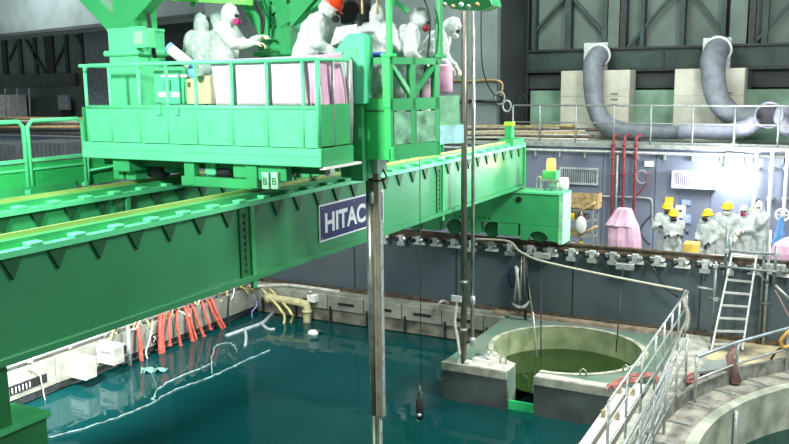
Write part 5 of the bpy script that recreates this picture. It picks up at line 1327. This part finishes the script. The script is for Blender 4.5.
for i in range(27):
    y = 12.9+i*.2; x = -14.5+rnd.uniform(-.08, .06)
    pts = [Vector((x+rnd.uniform(-.2, .1), y+k*.14, .22+rnd.uniform(-.1, .36))) for k in range(6)]
    k_ = i % 3; nc = ('nearest the camera', 'in the middle', 'at the far end')[i//9]
    o = MB().tube(curve(pts, 4), .022, 6).build('thin_tubing', [WHITE, HOSEY, BRICKP][k_]); tag(o, names[k_]+' tubing in the tangle on the left curb, '+nc, 'tubing', names[k_]+' tubing on the left curb '+nc)
for i in range(9):
    y = 12.9+i*.62; w_ = rnd.uniform(.1, .2); h_ = rnd.uniform(.08, .26); x = -14.85+rnd.uniform(-.1, .1)
    t = thing('valve_block', ['steel', 'white', 'brass'][i % 3]+' valve block number place %s along the curb' % ['first', 'second', 'third', 'fourth', 'fifth', 'sixth', 'seventh', 'eighth', 'ninth'][i], 'valve', (x, y, .36), 'valve blocks on the left curb')
    t['label'] = '%s valve block, %s from the camera behind the curb cords' % (['steel', 'white', 'brass'][i % 3], ['first', 'second', 'third', 'fourth', 'fifth', 'sixth', 'seventh', 'eighth', 'last'][i])
    B(x-w_, x+w_, y, y+.26, .34, .36+h_).build('body', [STEEL, WHITE, BRICKP][i % 3], t, bevel=.01)
    MB().lathe([(.03, 0), (.03, .06), (.06, .07), (.06, .1)], (x, y+.1, .36+h_), (0, 0, 1), 10).build('hand_knob', [HOSER, GALV, WHITE][i % 3], t)
# inner second curb rail
t = thing('curb_pipe', 'long pale pipe running on brackets along the left curb', 'pipe', (-14.5, 8, .4))
MB().tube([(-14.5, 8, .41), (-14.5, 18.4, .41)], .03, 8).build('pipe', GALV, t)
for y in range(9, 18): MB().box(-14.54, -14.46, y, y+.05, .35, .4).build('saddle', GALV, t)
# poles and cords on the water side
o = MB().tube([P(127.5, 326, X=-14.3), P(131, 384, X=-14.3)], .045, 8).build('grey_pole', GALV); tag(o, 'grey vertical pole dipping into the water beside the second white box', 'pole')
for i, (pts, r, m_, lab) in enumerate((
    (((28, 362), (38, 368), (45, 400), (55, 440)), .015, ROPE, 'thin pale cord dropping into the water left of the nearer white box'),
    (((153, 322), (150, 338), (146, 352), (148, 360)), .02, WHITE, 'thin white cord looping down past the first red hose'),
    (((229, 296), (228, 315), (230, 330)), .03, DKST, 'dark chain hanging on the curb right of the red hoses'),
    (((254, 296), (257, 305), (252, 312), (253, 320)), .02, mat('violet_cord', (150, 150, 210)), 'violet white cord dangling at the pool corner'),)):
    Xs = -14.3 if i < 3 else -14.2
    o = MB().tube(curve([P(u, v, X=Xs) for u, v in pts], 5), r, 7).build('hanging_string', m_); tag(o, lab, 'cord')
def floatline(pts, r, m_, label, cat='line', z=WZ+.01, wob=.03, nm='floating_line', seed=1):
    rnd = random.Random(seed); q = curve([P(u, v, Z=z) for u, v in pts], 6); q = [p+Vector((rnd.uniform(-wob, wob), rnd.uniform(-wob, wob), 0)) for p in q]
    o = MB().tube(q, r, 6).build(nm, m_); tag(o, label, cat); return o
floatline([(48, 438), (85, 428), (122, 416), (150, 404), (172, 391), (200, 381), (215, 375), (240, 363), (269, 350)], .018, mat('white_float_line', (140, 166, 164), .5, var=.3, scale=8), 'outer white line floating on the teal water', seed=1)
floatline([(153, 400), (158, 389), (175, 379), (201, 368), (212, 363)], .018, mat('white_float_line', ()), 'inner white line floating nearer the red hoses', seed=2)
floatline([(212, 374), (213, 350), (220, 344), (232, 344), (236, 350)], .014, mat('white_float_line', ()), 'thin curled line floating between the two white lines', seed=3)
floatline([(226, 336), (240, 331), (262, 323), (270, 316), (277, 310)], .05, mat('white_hose', (168, 176, 178), .4), 'thick white hose lying on the water near the corner', 'hose', nm='floating_hose', seed=4, wob=.0)
floatline([(262, 324), (268, 329), (275, 329)], .04, mat('white_hose', ()), 'short white hose stub beside the thick white floating hose', 'hose', nm='floating_hose', seed=5, wob=.0)
floatline([(245, 330), (246, 338), (245, 346)], .04, mat('white_hose', ()), 'short white hose branch pointing toward the camera', 'hose', nm='floating_hose', seed=6, wob=.0)
for i, (pts, lab) in enumerate(((((262, 289), (270, 298), (280, 309), (284, 323)), 'left yellow hose dipping into the pool at the corner'), (((270, 289), (282, 302), (291, 313), (291, 322)), 'right yellow hose dipping into the pool at the corner'))):
    q = [P(pts[0][0], pts[0][1], Y=18.6), P(pts[1][0], pts[1][1], Y=18.4), P(pts[2][0], pts[2][1], Y=18.0), P(pts[3][0], pts[3][1], Z=WZ)]
    q.append(q[-1]+Vector((-.1, -.8, -.9))); q.append(q[-1]+Vector((-.3, -1.4, -1.2)))
    o = MB().tube(curve(q, 5), .035, 8).build('yellow_hose', HOSEY); tag(o, lab, 'hose')
Yp = 18.42
t = thing('cream_pipe', 'thick cream pipe with an elbow below the back curb', 'pipe', P(290, 302, Y=Yp))
MB().tube(curve([P(266, 297, Y=Yp), P(285, 300, Y=Yp), P(301, 303, Y=Yp), P(307, 307, Y=Yp), P(307, 324, Y=Yp)], 5), .11, 12).build('pipe', PIPEY, t)
MB().lathe([(.15, 0), (.15, .06)], P(268, 297.5, Y=Yp), (1, 0, 0), 14).build('flange', PIPEY, t); MB().lathe([(.14, 0), (.14, .05)], P(307, 312, Y=Yp), (0, 0, 1), 14).build('flange', PIPEY, t)
t = thing('white_fitting', 'white boxy fitting on the back curb above the cream pipe', 'fitting', P(312, 300, Y=18.5))
p = P(312, 298, Y=18.5); B(p.x-.14, p.x+.14, 18.44, 18.62, p.z-.12, p.z+.1).build('body', WHITE, t, bevel=.02); MB().lathe([(.05, 0), (.08, .02), (.08, .1), (.04, .12)], p+Vector((-.05, 0, .1)), (0, 0, 1), 12).build('cap', GALV, t)
o = MB().tube(curve([P(246, 286, Y=18.3), P(262, 286, Y=18.65), P(285, 285, Y=18.75), P(312, 288, Y=18.8), P(340, 292, Y=18.85)], 5), .05, 8).build('curb_hose', mat('pale_hose', (190, 190, 178), .5)); tag(o, 'pale hose lying on the back curb from the corner to the mast', 'hose')
o = MB().tube(curve([P(437, 314, Y=18.5), P(438, 305, Y=18.5), P(443, 301, Y=18.6), P(448, 303, Y=18.8)], 5), .04, 8).build('curb_hook', GALV); tag(o, 'grey hooked pipe on the back curb left of the twin masts', 'pipe')
# float and submerged things
p = P(313, 334, Z=WZ)
t = thing('pool_float', 'small white and dark green float on the water near the back curb', 'float', p)
MB().lathe([(.1, -.05), (.14, 0), (.14, .06), (.08, .1)], p, (0, 0, 1), 14).build('body', WHITE, t); MB().ell(p+Vector((.06, .12, .06)), (.14, .08, .06)).build('cover', mat('dark_green_cover', (24, 60, 48)), t)
for i, (u, v) in enumerate(((316, 375), (333, 377), (346, 388), (302, 374), (364, 384))):
    p = P(u, v, Z=-1.1); t = thing('submerged_fitting', 'pale fitting under the water, %s from the left in the sunken row' % ['second', 'third', 'fourth', 'first', 'last'][i], 'fitting', p, 'sunken pale fittings')
    MB().lathe([(.18, 0), (.18, .12), (.1, .2), (.1, .3)], p, (0, 0, 1), 12).build('body', WHITE, t); MB().box(p.x-.22, p.x+.22, p.y-.1, p.y+.1, p.z-.1, p.z).build('base', GALV, t)
pr_ = P(352, 425, Z=-.8)
t = thing('fuel_rack', 'pale green fuel rack under the water left of the telescopic mast', 'rack', (pr_.x, pr_.y, -3))
GP = mat('sunken_green', (90, 200, 150), .5, var=.15)
for k in range(5):
    for j in range(4):
        x = pr_.x-.8+k*.36; y = pr_.y-.8+j*.5; MB().box(x, x+.04, y, y+.04, -3.2, -.8).build('upright', GP, t)
for j in range(4):
    for z in (-.85, -1.4): B(pr_.x-.8, pr_.x+.68, pr_.y-.8+j*.5, pr_.y-.76+j*.5, z, z+.05).build('cross_bar', GP, t)
for k in range(5): B(pr_.x-.8+k*.36, pr_.x-.76+k*.36, pr_.y-.8, pr_.y+.74, -.85, -.8).build('long_bar', GP, t)
for i, (u, v, lab) in enumerate(((86, 400, 'bright green submerged pole below the nearer white box'), (142, 420, 'pale submerged pole below the first red hose'))):
    a = P(u-3, v-14, Z=-.55); o = MB().tube([a, a+Vector((.7, -1.2, -1.8))], .09, 8).build('submerged_pole', GP if i == 0 else PIPEY); tag(o, lab, 'pole')
for i, (u, v, w_) in enumerate(((172, 345, .4), (186, 341, .35), (198, 350, .45), (212, 340, .3), (228, 358, .3))):
    p = P(u, v, Z=-.7); o = MB().box(p.x-w_/2, p.x+w_/2, p.y-.25, p.y+.25, -1.1, -.56).build('submerged_box', mat('sunken_pale', (150, 190, 170), .6, var=.2) if i != 4 else REDP, bevel=.03)
    tag(o, ['pale green sunken box below the red hoses, nearest the camera', 'pale green sunken box second from the camera', 'largest pale green sunken box in the row', 'farthest pale green sunken box below the hoses', 'dull red sunken box right of the red hoses'][i], 'box')
p = P(151, 370, Z=WZ+.03); o = cloth('floating_sheet', [p+Vector((-.35, .05, 0)), p+Vector((.25, .3, 0)), p+Vector((.4, .1, .02)), p+Vector((-.1, -.22, 0))], 16, 8, .045, 2.5, (0, 0, 1), mat('pale_mint_plastic', (120, 176, 156), .4), 'crumpled pale mint plastic floating below the first red hoses', 'sheet', thick=.01, seed=9)
for i, (x, y) in enumerate(((-12, 12), (-10.5, 14.5), (-9.3, 11))):
    point('pool_fill', (x, y, -2.4), 260, (.45, 1, .9), .15)  # unseen lights added under water for the teal glow
